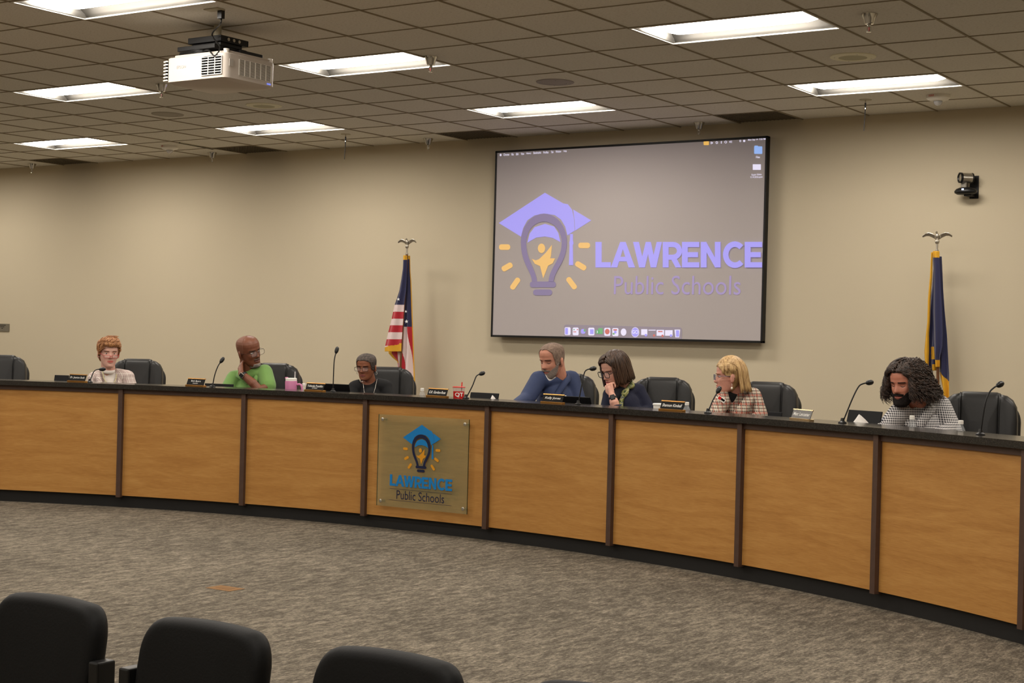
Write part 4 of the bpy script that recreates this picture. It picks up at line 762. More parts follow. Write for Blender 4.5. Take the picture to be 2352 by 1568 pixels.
def head_geo(mb, Mx, fem=0.0, n=64):
    P = [[Mx @ hsurf(2*math.pi*k/n, z, 0, fem) for k in range(n)] for z in ZS]; m = len(P); V = [p for r in P for p in r]
    F = [(i*n+k, i*n+(k+1) % n, (i+1)*n+(k+1) % n, (i+1)*n+k) for i in range(m-1) for k in range(n)]+[tuple(range(n-1, -1, -1)), tuple(range((m-1)*n, m*n))]
    mb.add(V, F)
    for s in (-1, 1):                         # ears
        E = Mx @ Vector((s*.079, .006, -.012)); R = Mx.to_3x3() @ Matrix.Rotation(s*math.radians(22), 3, 'Z') @ Matrix.Rotation(math.radians(-8), 3, 'X')
        mb.ell(E, (.0075, .018, .031), R); mb.ell(Mx @ Vector((s*.080, .010, -.002)), (.006, .019, .020), R); mb.ell(Mx @ Vector((s*.077, .0, -.035)), (.006, .009, .010), R)
def patch(name, Mx, pred, off, mat, parent, th=.002, n=120, zs=None, label=None, zr=(-.121, .12), noise=0.0, fem=0.0):
    zs = zs or 90; mb = MB(); idx = {}; rg = random.Random(3); Z = [zr[0]+(zr[1]-zr[0])*i/zs for i in range(zs+1)]; keep = []
    for i in range(zs):
        for k in range(n):
            ph = 2*math.pi*(k+.5)/n; ph = ph if ph <= math.pi else ph-2*math.pi; z = (Z[i]+Z[i+1])/2; p = hsurf(ph, z)
            if pred(ph, z, p.x, p.y): keep.append((i, k))
    V = []; F = []
    def vid(i, k):
        k %= n
        if (i, k) not in idx:
            ph = 2*math.pi*k/n; ph2 = ph if ph <= math.pi else ph-2*math.pi; o = off(ph2, Z[i]) if callable(off) else off; idx[(i, k)] = len(V); V.append(Mx @ hsurf(ph, Z[i], o+(rg.random()-.5)*noise, fem))
        return idx[(i, k)]
    for i, k in keep: F.append((vid(i, k), vid(i, k+1), vid(i+1, k+1), vid(i+1, k)))
    mb.add(V, F); me = edge_smooth(mb.mesh(name), 5); return link_mesh(me, name, mat, parent, True, label, th)
def strands(name, Mx, mat, parent, specs, rad=.004, n=5, label=None):
    mb = MB()
    for P in specs: m = len(P); mb.tube([Mx @ Vector(p) for p in P], [rad*(1-.75*(k/(m-1))**3) for k in range(m)], n)
    return mb.build(name, mat, parent, True, label=label)
def hand(mb, W_, d, nrm, side, curl=(.5, .7, .5), s=1.0, spread=.06, thumb=(.55, .4)):
    # W_: wrist, d: along the palm, nrm: out of the back of the hand, side: +1 thumb towards d x nrm
    W_, d, nrm = Vector(W_), Vector(d).normalized(), Vector(nrm); nrm = (nrm-d*nrm.dot(d)).normalized(); lat = d.cross(nrm)*side
    L_ = [.040, .045, .042, .033]
    for k in range(4):
        o = (1.5-k)*.0185*s; base = W_+lat*o*.55+d*.012*s; kn = W_+lat*o+d*(.088-.006*abs(k-1))*s; mb.cap(base, kn, .0135*s, .0105*s, 10); p = kn; dd = (d+lat*(1.5-k)*spread).normalized(); ax = nrm.cross(dd).normalized()
        for q_, (ln, cu) in enumerate(zip((1.0, .62, .5), curl)):
            dd = Matrix.Rotation(cu, 3, ax) @ dd if ax.length else dd; e = p+dd*L_[k]*ln*s; mb.cap(p, e, (.0098-.0010*q_)*s, (.0090-.0012*q_)*s, 8); p = e
    b = W_+lat*.020*s+d*.018*s; t1 = b+(d*.7+lat*thumb[0]-nrm*.35).normalized()*.042*s; t2 = t1+(d*.85+lat*thumb[1]*.4-nrm*.45).normalized()*.032*s; t3 = t2+(d*.9-lat*.1-nrm*.5).normalized()*.026*s
    mb.cap(b, t1, .015*s, .0115*s, 10); mb.cap(t1, t2, .0112*s, .0100*s, 10); mb.cap(t2, t3, .0098*s, .0080*s, 10); mb.cap(W_-d*.012, W_+d*.05*s, .024*s, .020*s, 12)
def skin(name, c): q = NT(name); n = q.noise(q.coord(), 30, 3); c = lin(c); q.base(q.ramp(n, [(.3, tuple(v*.90 for v in c[:3])+(1,)), (.7, tuple(min(1, v*1.06) for v in c[:3])+(1,))])); b = q.b.inputs; b['Roughness'].default_value = .46; b['Subsurface Weight'].default_value = .12; b['Subsurface Radius'].default_value = (.010, .004, .002); b['Subsurface Scale'].default_value = .5; b['Specular IOR Level'].default_value = .4; q.bump(q.noise(q.coord(), 160, 2), .12, .002); return q.m
m_eye = M('eye white', (214, 206, 198), .25); m_lens = M('spectacle lens', (235, 235, 240), .03); m_lens.node_tree.nodes['Principled BSDF'].inputs['Alpha'].default_value = .10; m_pupil = M('dark iris', (40, 28, 20), .15)
class Person:
    def __init__(s, label, hp, off, yaw, pitch, roll, scale, skinc, byaw, neck, torsod, fem=0.0, wide=1.12):
        s.H = Vector(onA(hp[0], hp[1], off)); s.D = float(_f@(np.array(s.H)-CAM)); s.sc = scale; s.fem = fem
        psi0 = math.atan2(CAM[0]-s.H.x, -(CAM[1]-s.H.y)); s.psi = psi0+math.radians(byaw); rt = s.at(neck[0], neck[1], torsod)
        s.root = empty('person', label, 'person', (rt.x, rt.y, 0), s.psi, group=None); s.R = Matrix.Translation((rt.x, rt.y, 0)) @ Matrix.Rotation(s.psi, 4, 'Z'); s.Ri = s.R.inverted()
        Hl = s.Ri @ s.H; s.M = Matrix.Translation(Hl) @ Matrix.Rotation(math.radians(yaw-byaw), 4, 'Z') @ Matrix.Rotation(math.radians(pitch), 4, 'X') @ Matrix.Rotation(math.radians(roll), 4, 'Y') @ Matrix.Diagonal((scale*wide, scale*.98, scale, 1))
        s.skin = skin('skin', skinc); s.N = s.loc(neck[0], neck[1], torsod); s.fw = Vector((0, -1, 0))
    def at(s, x, y, t=0.0): q = ray(x, y); return Vector(CAM+q*(s.D-t))
    def loc(s, x, y, t=0.0): return s.Ri @ s.at(x, y, t)
    def body(s, arms, hands=(), neckr=.056, bulk=1.0, chest=True):
        mb = MB(); head_geo(mb, s.M, s.fem); hb = s.M @ Vector((0, .018, -.055)); ht = s.M @ Vector((0, .028, -.015)); N = s.N
        mb.cap(ht, hb, neckr*s.sc*.95, neckr*s.sc, 20); mb.cap(hb, N+Vector((0, .015, -.02)), neckr*s.sc, min(.064, neckr*1.1*s.sc), 20)
        sl, sr = s.sh; mb.cap(N+Vector((0, .012, -.035)), sl+Vector((0, 0, -.005)), .05, .040*bulk, 14); mb.cap(N+Vector((0, .012, -.035)), sr+Vector((0, 0, -.005)), .05, .040*bulk, 14)
        mid = (sl+sr)/2; hw = (sr-sl).length/2; mb.ell(Vector(((mid.x+N.x)/2, (mid.y+N.y)/2+.02, N.z-.18)), (hw*.72, .075*bulk, .15)); mb.ell(Vector((mid.x*.6, mid.y*.8+.02, N.z-.38)), (.12*bulk, .085*bulk, .18))
        for A in arms: mb.cap(A[0]+Vector((0, .012, -.012)), A[1], .034*bulk, .032*bulk, 14); mb.cap(A[1], A[2], .035*bulk, .024*bulk, 14)
        for h in hands: hand(mb, *h[0], **h[1])
        me = fuse(mb, .0036, 2); link_mesh(me, 'body', s.skin, s.root)
    def garment(s, name, mat, arms, bulk=1.0, cut=None, sl=(1, 1), vox=.008, collar=.0, lab=None, belly=1.0, r=(.052, .046, .044, .034)):
        mb = MB(); N = s.N; a, b = s.sh
        for q_ in (a, b): mb.cap(N+Vector((0, .016, -.028+collar)), q_, .062*bulk**.5, .056*bulk, 16)
        mb.cap(a, b, .052*bulk, .052*bulk, 16); mid = (a+b)/2; hw = (b-a).length/2
        mb.ell(Vector((mid.x, mid.y+.012, N.z-.20)), (hw*.98, .118*bulk, .185)); mb.ell(Vector((mid.x, mid.y+.0, N.z-.13)), (hw*.8, .10*bulk, .10))
        mb.ell(Vector((mid.x*.6, mid.y*.8+.0, N.z-.40)), (.165*bulk*belly, .140*bulk*belly, .21)); mb.ell(Vector((0, .06, max(.62, N.z-.58))), (.175*bulk, .14*bulk, .13))
        for A, q_ in zip(arms, sl):
            mb.cap(A[0], A[0].lerp(A[1], .9 if q_ < 1 else 1.0), r[0]*bulk, r[1]*bulk, 16)
            if q_ >= 1: mb.cap(A[1], A[1].lerp(A[2], .92), r[2]*bulk, r[3]*bulk, 16)
        me = fuse(mb, vox, 5, .6)
        if cut: me = edge_smooth(cut_mesh(me, cut), 14)
        return link_mesh(me, name, mat, s.root, True, lab, .004 if cut else 0)
    def legs(s, mat):
        mb = MB(); z = .56
        for q_ in (-1, 1): k = Vector((q_*.12, -.30, z-.02)); mb.cap((q_*.09, .05, z+.02), k, .085, .062, 14); mb.cap(k, (q_*.12, -.20, .12), .058, .042, 14)
        mb.ell((0, .06, z+.04), (.17, .13, .11)); link_mesh(fuse(mb, .012, 4), 'trousers', mat, s.root)
        for q_ in (-1, 1): sh = MB().cap((q_*.12, -.17, .05), (q_*.13, -.33, .035), .045, .032, 12); sh.v = [(x, y, max(z_, .004)) for x, y, z_ in sh.v]; sh.build('shoe', m_black, s.root, True)
    def cutter(s, poly, back=.03):            # neckline given as the outline the photo shows; only the cloth in front of the neck
        Rm = np.array(s.R)[:3, :3]; t0_ = np.array(s.R)[:3, 3]; n = len(poly)
        def f(x, y, z):
            if y > s.N.y+back: return False
            w_ = Rm @ np.array((x, y, z))+t0_-CAM; d = w_@_f; u = IW/2+FPX*(w_@_r)/d; v = IH/2-FPX*(w_@_u)/d; c = False; j = n-1
            for i in range(n):
                if (poly[i][1] > v) != (poly[j][1] > v) and u < (poly[j][0]-poly[i][0])*(v-poly[i][1])/(poly[j][1]-poly[i][1])+poly[i][0]: c = not c
                j = i
            return c
        return f
    def collar(s, mat, pts, w0, w1, th=.005, name='collar', sc_=1.0):
        for q_ in (-1, 1):
            C = curve([s.N+Vector((q_*x*sc_, y*sc_, z)) for x, y, z in pts], 5); m_ = len(C)
            MB().grid([[c, c+Vector((q_*.010, -.006, -.006)), c+Vector((q_*(w0+(w1-w0)*k/m_)*.75, -.008, -.022-.010*k/m_)), c+Vector((q_*(w0+(w1-w0)*k/m_), .002, -.040-.022*k/m_))] for k, c in enumerate(C)]).build(name, mat, s.root, True, solid=th)
    def eyes(s, closed=False, gaze=0.0):
        for q_ in (-1, 1):
            if closed: patch('eyelid', s.M, lambda ph, z, x, y: ((x-q_*.031)/.0135)**2+((z+.0055-40*(x-q_*.031)**2)/.0017)**2 < 1 and y < 0, .0028, M('lash line', (38, 24, 18), .6), s.root, .001, 220, 220, zr=(-.02, .02))
            else:
                c = s.M @ (hsurf(0, 0)*0+Vector((q_*.031, -.0725, .001))); e = MB().ell(c, (.0115*s.sc, .0105*s.sc, .0048*s.sc), s.M.to_3x3().normalized()).build('eye', m_eye, s.root, True)
                c2 = s.M @ Vector((q_*.031+gaze*.005, -.0815, .0)); g = MB().ell(c2, (.0048*s.sc, .003*s.sc, .0044*s.sc), s.M.to_3x3().normalized()).build('iris', m_pupil, e, True)
    def brows(s, c, w=.0045): 
        for q_ in (-1, 1): patch('eyebrow', s.M, lambda ph, z, x, y: abs(x-q_*.032) < .018 and abs(z-(.021-.10*max(0, abs(x)-.030))) < w*.5 and y < 0, .0045, M('brow hair', c, .8), s.root, .001, 200, 160, zr=(.0, .04))
    def lips(s, c): patch('lips', s.M, lambda ph, z, x, y: (x/.023)**2+((z+.0635)/.0095)**2 < 1 and y < 0, .0030, M('lips', c, .45), s.root, .001, 200, 160, zr=(-.08, -.045))
    def glasses(s, frame, hw=.025, hh=.019, th=.0016, z=-.001, drop=0.0, full=True):
        o = empty_child = MB(); yy = -.108-drop*.35; Mx = s.M; zc = z-drop
        for q_ in (-1, 1):
            P = rrect(q_*(hw+.0085), zc, hw*2, hh*2, min(hw, hh)*.7, n=5); pts = [Mx @ Vector((p[0], yy+.10*(abs(p[0])**1.6), p[1])) for p in P]; o.tube(pts+[pts[0]], th*s.sc, 6)
            o.tube([Mx @ Vector(v) for v in ((q_*(hw*2+.008), yy+.012, zc+hh*.5), (q_*.079, -.05, z+.006), (q_*.083, .005, z+.004), (q_*.080, .022, z-.012))], th*.9*s.sc, 6)
        o.tube([Mx @ Vector(v) for v in ((-.0085, yy, zc+hh*.25), (0, yy-.003, zc+hh*.38), (.0085, yy, zc+hh*.25))], th*s.sc, 6)
        gl = o.build('eyeglasses', frame, s.root, True)
        for q_ in (-1, 1): P = rrect(q_*(hw+.0085), zc, hw*2-.001, hh*2-.001, min(hw, hh)*.7, n=5); MB().add([Mx @ Vector((p[0], yy+.10*(abs(p[0])**1.6), p[1])) for p in P], [tuple(range(len(P)))]).build('lens', m_lens, gl)
        return gl
def hairline(front, temple, ear, nape):       # z of the hairline as a function of |phi|
    A = [0, .45, .85, 1.15, 1.45, 1.75, 2.2, math.pi]; Z_ = [front, front-.002, temple, ear, ear-.012, -.03, nape, nape]; return lambda ph: float(np.interp(abs(ph), A, Z_))
def crown(P, mat, hl, n, off, rad, curl=0.0, seed=3, p0=.02, end=1.3, shift=0.0, name='hair_top'):   # strands laid from the parting over the forehead edge
    rg = random.Random(seed); S = []
    for k in range(n):
        sg = 1 if rg.random() < .5 else -1; zs = rg.uniform(.080, .1165); a0 = rg.uniform(p0, .9); P_ = []; f0 = rg.uniform(0, 6.3); fr = rg.uniform(10, 18); oo = off*rg.uniform(.6, 1.4)
        for i in range(14):
            t = i/13; ph = a0+(end-a0)*t; z = max(hl(ph)+.002+.006*rg.random()*(1-t), zs-(zs-.03)*t**1.8); p = hsurf(sg*ph+shift*(1-t), min(z, .1185), oo+.004*math.sin(3.1*t)); a_ = f0+fr*t
            P_.append((p.x+curl*math.cos(a_), p.y+curl*math.sin(a_)*.6, p.z+curl*math.sin(a_)))
        S.append(P_)
    return strands(name, P.M, mat, P.root, S, rad, 5)
def cap_hair(P, name, mat, hl, off, noise=0.0, th=.003, label=None): return patch(name, P.M, lambda ph, z, x, y: z > hl(ph)+.002*math.sin(ph*9), off, mat, P.root, th, 120, 80, label=label, noise=noise)
def bob(P, mat, length, open_, flare, part=.02, n=380, rad=.0055, top=(.090, .114, .139), bang=.9, seed=1, back=0.0, lift=0.0):
    rg = random.Random(seed); S = []
    for k in range(n):
        ph = rg.uniform(-math.pi, math.pi); u0 = rg.uniform(0, 1); L_ = length+rg.uniform(-.010, .012); a0 = rg.uniform(.05, .75) if rg.random() < .5 else rg.uniform(.0, .15); j = rg.uniform(-.006, .003); sg = 1 if ph > 0 else -1; P_ = []; ap = abs(ph)
        for i in range(15):
            t = i/14; tgt = max(ap, open_+.10*rg.uniform(0, 1)*0) if ap < open_ else ap; st = t*(math.pi/2-a0+(lift-L_)/.11); q_ = ap+(tgt-ap)*min(1, max(0, (a0+st-.45)/.55)); phi = sg*q_
            if st+a0 < math.pi/2: al = a0+st; r_ = math.sin(al); z = top[2]*math.cos(al)*(1-.0)+lift
            else:
                r_ = 1+flare*((st+a0-math.pi/2)/1.6); z = lift-(st+a0-math.pi/2)*.11
                if z < L_: z = L_
            P_.append(((top[0]+j)*r_*math.sin(phi)+part*max(0, 1-t*2), -(top[1]+j)*r_*math.cos(phi)*(1.0 if abs(phi) < 1.6 else 1.0)+.008, z))
        S.append(P_)
    return strands('hair', P.M, mat, P.root, S, rad)
def necklace(P, pts, mat, r=.0018, name='necklace'): return MB().tube(curve(pts, 8), r, 6).build(name, mat, P.root, True)
# ---- 1 woman with short red-blonde hair, pale checked jacket
P = Person('person with short red-blonde hair in a pale checked jacket and red glasses', (249, 810), .80, 12, 4, 0, 1.03, (222, 174, 156), 6, (250, 855), -.03, .0, 1.04)
P.sh = (P.loc(217, 869, -.03), P.loc(293, 866, -.03)); A = [(P.sh[0], P.loc(207, 910, .02), P.loc(232, 928, .16)), (P.sh[1], P.loc(308, 908, .02), P.loc(276, 930, .18))]
P.body(A, [((A[0][2], (.6, -.8, 0), (0, 0, 1), 1), {}), ((A[1][2], (-.6, -.8, 0), (0, 0, 1), -1), {})], .054, .86)
P.garment('white_top', M('white knit', (226, 218, 210), .8), A, .96, vox=.007, collar=.004)
MB().tube([P.N+Vector((.050*math.cos(a), -.004+.054*math.sin(a), .012+.010*math.sin(a))) for a in [k*math.pi/12 for k in range(25)]], .017, 10).build('neckband', bpy.data.materials['white knit'], P.root, True)
N = P.N
def cutj(x, y, z): d_ = N.z-z; return y < N.y+.03 and abs(x-N.x) < (.052-.10*max(0, d_-.02) if d_ > .02 else .062) and d_ < .5 and z > N.z-.42
P.garment('jacket', plaid('pale check', (206, 190, 182), (150, 118, 116), (232, 224, 214), .012, .30), A, 1.10, cut=P.cutter([(234, 834), (236, 850), (242, 882), (262, 882), (266, 850), (268, 832)]), vox=.007, collar=.010)
m_j1 = bpy.data.materials['pale check']
P.collar(m_j1, ((.0, .075, .040), (.052, .05, .030), (.070, -.03, .0), (.062, -.09, -.06), (.035, -.13, -.16), (.014, -.145, -.24)), .030, .045, sc_=1.08, name='lapel')
P.legs(M('dark trousers', (40, 38, 42), .8)); P.eyes(); P.brows((128, 88, 62)); P.lips((204, 112, 102)); P.glasses(M('red frame', (190, 40, 44), .3), .024, .012, .0016, -.004, .018)
m_h = hairm('red blonde hair', (128, 80, 46), (190, 136, 86), .5, (1.5, 1.5, .5)); hl = hairline(.062, .045, .0, -.065)
cap_hair(P, 'hair_under', m_h, hl, lambda ph, z: .005+.010*max(0, z/.12), .003)
rg = random.Random(4); S = []
for k in range(800):
    ph = rg.uniform(-math.pi, math.pi); ft = abs(ph) < 1.25; zl = hl(ph); z0 = rg.uniform(zl, .112) if not ft else rg.uniform(zl, .10); L_ = rg.uniform(.5, 1); P_ = []; o0 = rg.uniform(.004, .010); tw = rg.uniform(-.25, .25)
    for i in range(8):
        t = i/7
        if ft: p = hsurf(ph+(.55+tw)*t*L_, min(.1165, z0+.040*t*L_), o0+.013*math.sin(math.pi*min(1, t+.12))+.006*(z0 > .08))
        else: p = hsurf(ph+tw*t*.5, max(zl-.004, z0-.060*t*L_), o0+.006*math.sin(math.pi*min(1, t+.15))*(1 if z0 > .04 else .35))
        P_.append(p)
    S.append(P_)
for k in range(26):
    x0 = rg.uniform(-.055, .02); P_ = [hsurf(math.asin(max(-1, min(1, (x0+.03*t)/.075))), .085-.036*t, .014-.006*t+.01*math.sin(3*t)) for t in [i/7 for i in range(8)]]; S.append(P_)
for k in range(60): x0, y0 = rg.uniform(-.03, .045), rg.uniform(-.05, .05); S.append([(x0+.03*t*t, y0-.004*t, .118+.030*t-.006*t*t) for t in [i/5 for i in range(6)]])
strands('hair', P.M, m_h, P.root, S, .0036)
necklace(P, [N+Vector(v) for v in ((-.058, -.055, .01), (-.045, -.112, -.06), (0, -.138, -.105), (.045, -.112, -.06), (.058, -.055, .01))], M('pearl', (214, 204, 150), .3), .0035)
p = P.loc(263, 883, .16); MB().lathe([(.012, 0), (.011, .004), (0, .005)], 12, p, Matrix.Rotation(math.pi/2, 3, 'X')).build('brooch', m_white, P.root, True)
# ---- 2 man in green polo, hand behind his neck
P = Person('person in a bright green polo shirt leaning his neck on his hand', (571, 806), .66, 42, 6, -16, 1.06, (122, 74, 52), 4, (570, 858), -.05, 0, 1.1)
P.sh = (P.loc(538, 868, -.05), P.loc(608, 854, -.02)); el = P.loc(597, 893, .16); wr = P.loc(554, 857, .10); A = [(P.sh[0], P.loc(520, 905, .0), P.loc(545, 925, .2)), (P.sh[1], P.loc(620, 893, .08), el)]
A2 = [A[0], (P.sh[1], P.loc(614, 893, .12), P.loc(597, 891, .15))]
mbx = [(A[0][0], A[0][1], A[0][2]), (P.sh[1], P.loc(616, 888, .10), el)]
N = P.N
P.body([mbx[0], mbx[1], (el, el.lerp(wr, .35), wr)], [((wr, (P.loc(551, 830, .0)-wr), (P.loc(520, 845, .15)-wr), -1), {'curl': (.35, .5, .4), 's': 1.05}), ((A[0][2], (.6, -.8, 0), (0, 0, 1), 1), {})], .062, 1.08)
m_g = M('green pique', (112, 152, 78), .8, bump=.3, bs=25, sheen=.2)
def cut2(x, y, z): return y < N.y+.0 and abs(x-N.x-.012) < .030-.22*max(0, N.z-.03-z) and z > N.z-.17
P.garment('polo_shirt', m_g, [A[0], (P.sh[1], P.loc(616, 890, .09), el)], 1.12, sl=(.5, .5), vox=.007, collar=.006, cut=P.cutter([(564, 852), (572, 847), (582, 840), (594, 834), (560, 822), (538, 838), (552, 850)], .0), belly=1.1, r=(.058, .062, .05, .04))
g = MB(); C = [N+Vector(v) for v in ((-.010, -.108, -.055), (-.050, -.085, -.010), (-.075, -.03, .015), (-.055, .045, .035), (0, .075, .042), (.055, .045, .035), (.078, -.03, .015), (.058, -.085, -.010), (.028, -.112, -.055))]; C = curve(C, 5)
g.grid([[c+(c-N).normalized()*0.0+Vector((0, 0, .012)), c+Vector(((c-N).x*.22, (c-N).y*.22, -.012)), c+Vector(((c-N).x*.34, (c-N).y*.34, -.038))] for c in C]); g.build('collar', m_g, P.root, True, solid=.005)
for k in range(2): MB().lathe([(.006, 0), (.005, .003), (0, .003)], 10, N+Vector((.016, -.118-.008*k, -.09-.035*k)), Matrix.Rotation(math.pi/2, 3, 'X')).build('button', m_g, P.root)
P.legs(M('dark trousers', (40, 38, 42), .8)); P.eyes(gaze=.6); P.brows((60, 48, 42), .005); P.lips((104, 58, 50)); P.glasses(M('dark wire frame', (48, 36, 30), .3, .6), .026, .021, .0014)
cap_hair(P, 'hair', M('shaved grey hair', (120, 76, 56), .6), lambda ph: float(np.interp(abs(ph), [0, 1.0, 1.25, 1.5, 2.2, math.pi], [.2, .2, .0, -.01, -.04, -.05])) if abs(ph) > 1.2 else 1, .0015)
patch('beard', P.M, lambda ph, z, x, y: z < -.088 and abs(x) < .030 and y < -.03, .005, M('grey goatee', (168, 158, 148), .9, bump=.8, bs=200), P.root, .003, 140, 120, zr=(-.121, -.08), noise=.003)
patch('moustache', P.M, lambda ph, z, x, y: abs(z+.050) < .0045 and abs(x) < .026 and y < 0, .004, M('grey moustache', (128, 104, 90), .9), P.root, .002, 160, 120, zr=(-.06, -.04), noise=.002)
wd = (el-wr).normalized(); c0 = wr+wd*.028; R = wd.to_track_quat('Z', 'Y').to_matrix(); wt = MB().lathe([(.0325, -.011), (.0335, -.009), (.0335, .009), (.0325, .011)], 24, c0, R).build('watch_strap', m_black, P.root, True, auto=40)
fwd = (P.Ri.to_3x3() @ (Vector(CAM)-P.H)).normalized()+Vector((-.55, 0, 0)); fwd = (fwd-wd*fwd.dot(wd)).normalized(); R2 = Matrix((wd.cross(fwd), wd, fwd)).transposed(); MB().box(c0+fwd*.035, (.036, .042, .010), M=R2).build('watch_case', m_silver, P.root, bev=.004); MB().box(c0+fwd*.0405, (.029, .035, .002), M=R2).build('watch_face', m_black, P.root, bev=.001)
# ---- 3 woman in black with cropped hair
P = Person('person in a black top with cropped hair, glasses and silver earrings', (842, 842), .80, -28, 10, 0, .87, (142, 88, 62), -4, (850, 874), -.03, .0, 1.12)
P.sh = (P.loc(815, 890, -.02), P.loc(886, 888, -.05)); A = [(P.sh[0], P.loc(800, 935, .05), P.loc(825, 935, .2)), (P.sh[1], P.loc(900, 935, .03), P.loc(862, 940, .2))]; N = P.N
P.body(A, [((A[0][2], (.6, -.8, 0), (0, 0, 1), 1), {}), ((A[1][2], (-.6, -.8, 0), (0, 0, 1), -1), {})], .052, 1.0)
def cut3(x, y, z): return (x-N.x)**2/.085**2+(z-N.z-.02)**2/.085**2 < 1 and y < N.y+.06
P.garment('black_top', M('black jersey', (13, 13, 14), .85), A, 1.04, cut=P.cutter([(824, 868), (827, 876), (833, 882), (841, 884), (851, 883), (860, 877), (866, 868), (858, 858), (830, 858)], .06), vox=.007)
P.legs(M('black trousers', (18, 18, 20), .8)); P.eyes(closed=True); P.brows((44, 30, 24)); P.lips((142, 76, 70)); P.glasses(M('dark half frame', (40, 36, 36), .25, .5), .027, .018, .0016, -.004)
cap_hair(P, 'hair', hairm('cropped dark hair', (44, 36, 32), (84, 72, 64), .7), hairline(.072, .05, -.015, -.06), .005, .0015)
for s_ in (-1, 1): g = MB(); c = P.M @ Vector((s_*.084, .002, -.045)); g.tube([c+Vector((.009*math.cos(a), 0, -.012+.012*math.sin(a))) for a in [k*math.pi/6 for k in range(13)]], .0015, 6); g.build('earring', m_chrome, P.root, True)
necklace(P, [N+Vector(v) for v in ((-.056, -.04, .015), (-.040, -.105, -.07), (-.006, -.150, -.205), (.006, -.150, -.205), (.045, -.105, -.07), (.058, -.04, .015))], m_silver, .0016)
# ---- 4 man in dark blue shirt
P = Person('person in a dark blue shirt with a grey beard and buzzed hair', (1269, 827), .74, -42, 14, 0, 1.06, (196, 136, 112), -26, (1283, 869), -.05, 0, 1.02)
P.sh = (P.loc(1237, 872, .04), P.loc(1312, 871, -.12)); A = [(P.sh[0], P.loc(1211, 915, .14), P.loc(1185, 930, .30)), (P.sh[1], P.loc(1330, 930, -.02), P.loc(1290, 945, .2))]; N = P.N
P.body(A, [((A[0][2], (-.3, -.9, -.1), (0, 0, 1), 1), {}), ((A[1][2], (-.6, -.8, 0), (0, 0, 1), -1), {})], .066, 1.15)
m_s = M('dark blue cotton', (46, 58, 92), .75, bump=1.0, bs=9, var=.06)
P.garment('white_undershirt', M('white undershirt', (226, 220, 212), .8), A, 1.10, sl=(.5, .5), vox=.008, collar=.006)
def cut4(x, y, z): return y < N.y+.02 and abs(x-N.x) < .050-.42*max(0, N.z-.00-z) and z > N.z-.12
P.garment('shirt', m_s, A, 1.22, cut=P.cutter([(1244, 846), (1261, 877), (1284, 862), (1292, 845), (1265, 830)], .0), vox=.008, collar=.006, belly=1.12, r=(.054, .050, .046, .036))
for s_ in (-1, 1):
    g = MB(); C = [N+Vector((s_*x, y, z)) for x, y, z in ((.0, .085, .055), (.045, .06, .048), (.074, -.005, .022), (.066, -.075, -.02), (.020, -.128, -.115))]; C = curve(C, 5); m_ = len(C)
    g.grid([[c, c+Vector((s_*.012, -.008, -.012)), c+Vector((s_*(.022+.035*(k/m_)**2), .016-.030*(k/m_), -.038+.018*(k/m_)))] for k, c in enumerate(C)]); g.build('collar', m_s, P.root, True, solid=.004)
for k in range(3): MB().lathe([(.0065, 0), (.0055, .003), (0, .003)], 10, N+Vector((.004, -.150-.010*k, -.15-.09*k)), Matrix.Rotation(math.pi/2, 3, 'X')).build('button', m_white if k else m_s, P.root)
P.legs(M('dark trousers', (40, 38, 42), .8)); P.eyes(closed=True); P.brows((84, 58, 46), .005); P.lips((168, 100, 88))
cap_hair(P, 'hair', hairm('buzzed grey brown hair', (104, 84, 72), (138, 116, 100), .8), hairline(.090, .062, -.02, -.06), .0038, .001)
m_b = M('grey beard', (142, 128, 118), .9, bump=.9, bs=220, var=.25)
def bl(ph, z, x, y): a = abs(ph); top_ = float(np.interp(a, [0, .35, .7, 1.1, 1.35], [-.079, -.072, -.052, -.035, -.01])); return a < 1.45 and z < top_
patch('beard', P.M, bl, .005, m_b, P.root, .003, 140, 100, zr=(-.121, 0), noise=.002); patch('moustache', P.M, lambda ph, z, x, y: abs(z+.050-abs(x)*-.2) < .0055 and abs(x) < .034 and y < 0, .0045, m_b, P.root, .002, 160, 120, zr=(-.07, -.035), noise=.002)
# ---- 5 woman with brown bob, hand at her mouth
P = Person('person with a brown bob, dark glasses and navy cardigan, hand at mouth', (1413, 849), .66, -52, 20, 0, 1.02, (214, 160, 138), -30, (1434, 890), -.06, .6, 1.06)
P.sh = (P.loc(1402, 907, .04), P.loc(1466, 898, -.12)); wr = P.loc(1405, 905, .16); el = P.loc(1417, 945, .20); hd = P.loc(1396, 879, .12)
A = [(P.sh[0], P.loc(1392, 948, .10), el), (P.sh[1], P.loc(1492, 945, -.02), P.loc(1440, 952, .15))]; N = P.N
P.body([(P.sh[0], P.loc(1392, 948, .10), el), (el, el.lerp(wr, .5), wr), A[1]], [((wr, hd-wr, (P.loc(1375, 895, .25)-wr), -1), {'curl': (1.25, 1.35, .9), 's': .92}), ((A[1][2], (-.6, -.8, 0), (0, 0, 1), -1), {})], .050, .95)
sc_ = NT('green scarf print'); n_ = sc_.noise(sc_.coord(), 26, 2, .6, 1.5); sc_.base(sc_.ramp(n_, [(.38, lin((38, 56, 40))), (.47, lin((120, 130, 60))), (.56, lin((196, 190, 130))), (.63, lin((52, 74, 96)))])); sc_.b.inputs['Roughness'].default_value = .8
P.garment('blouse', M('dark blouse', (30, 34, 44), .8), A, .92, vox=.008)
def cut5(x, y, z): return y < N.y-.02 and abs(x-N.x) < .055-.10*max(0, N.z-z) and z > N.z-.30
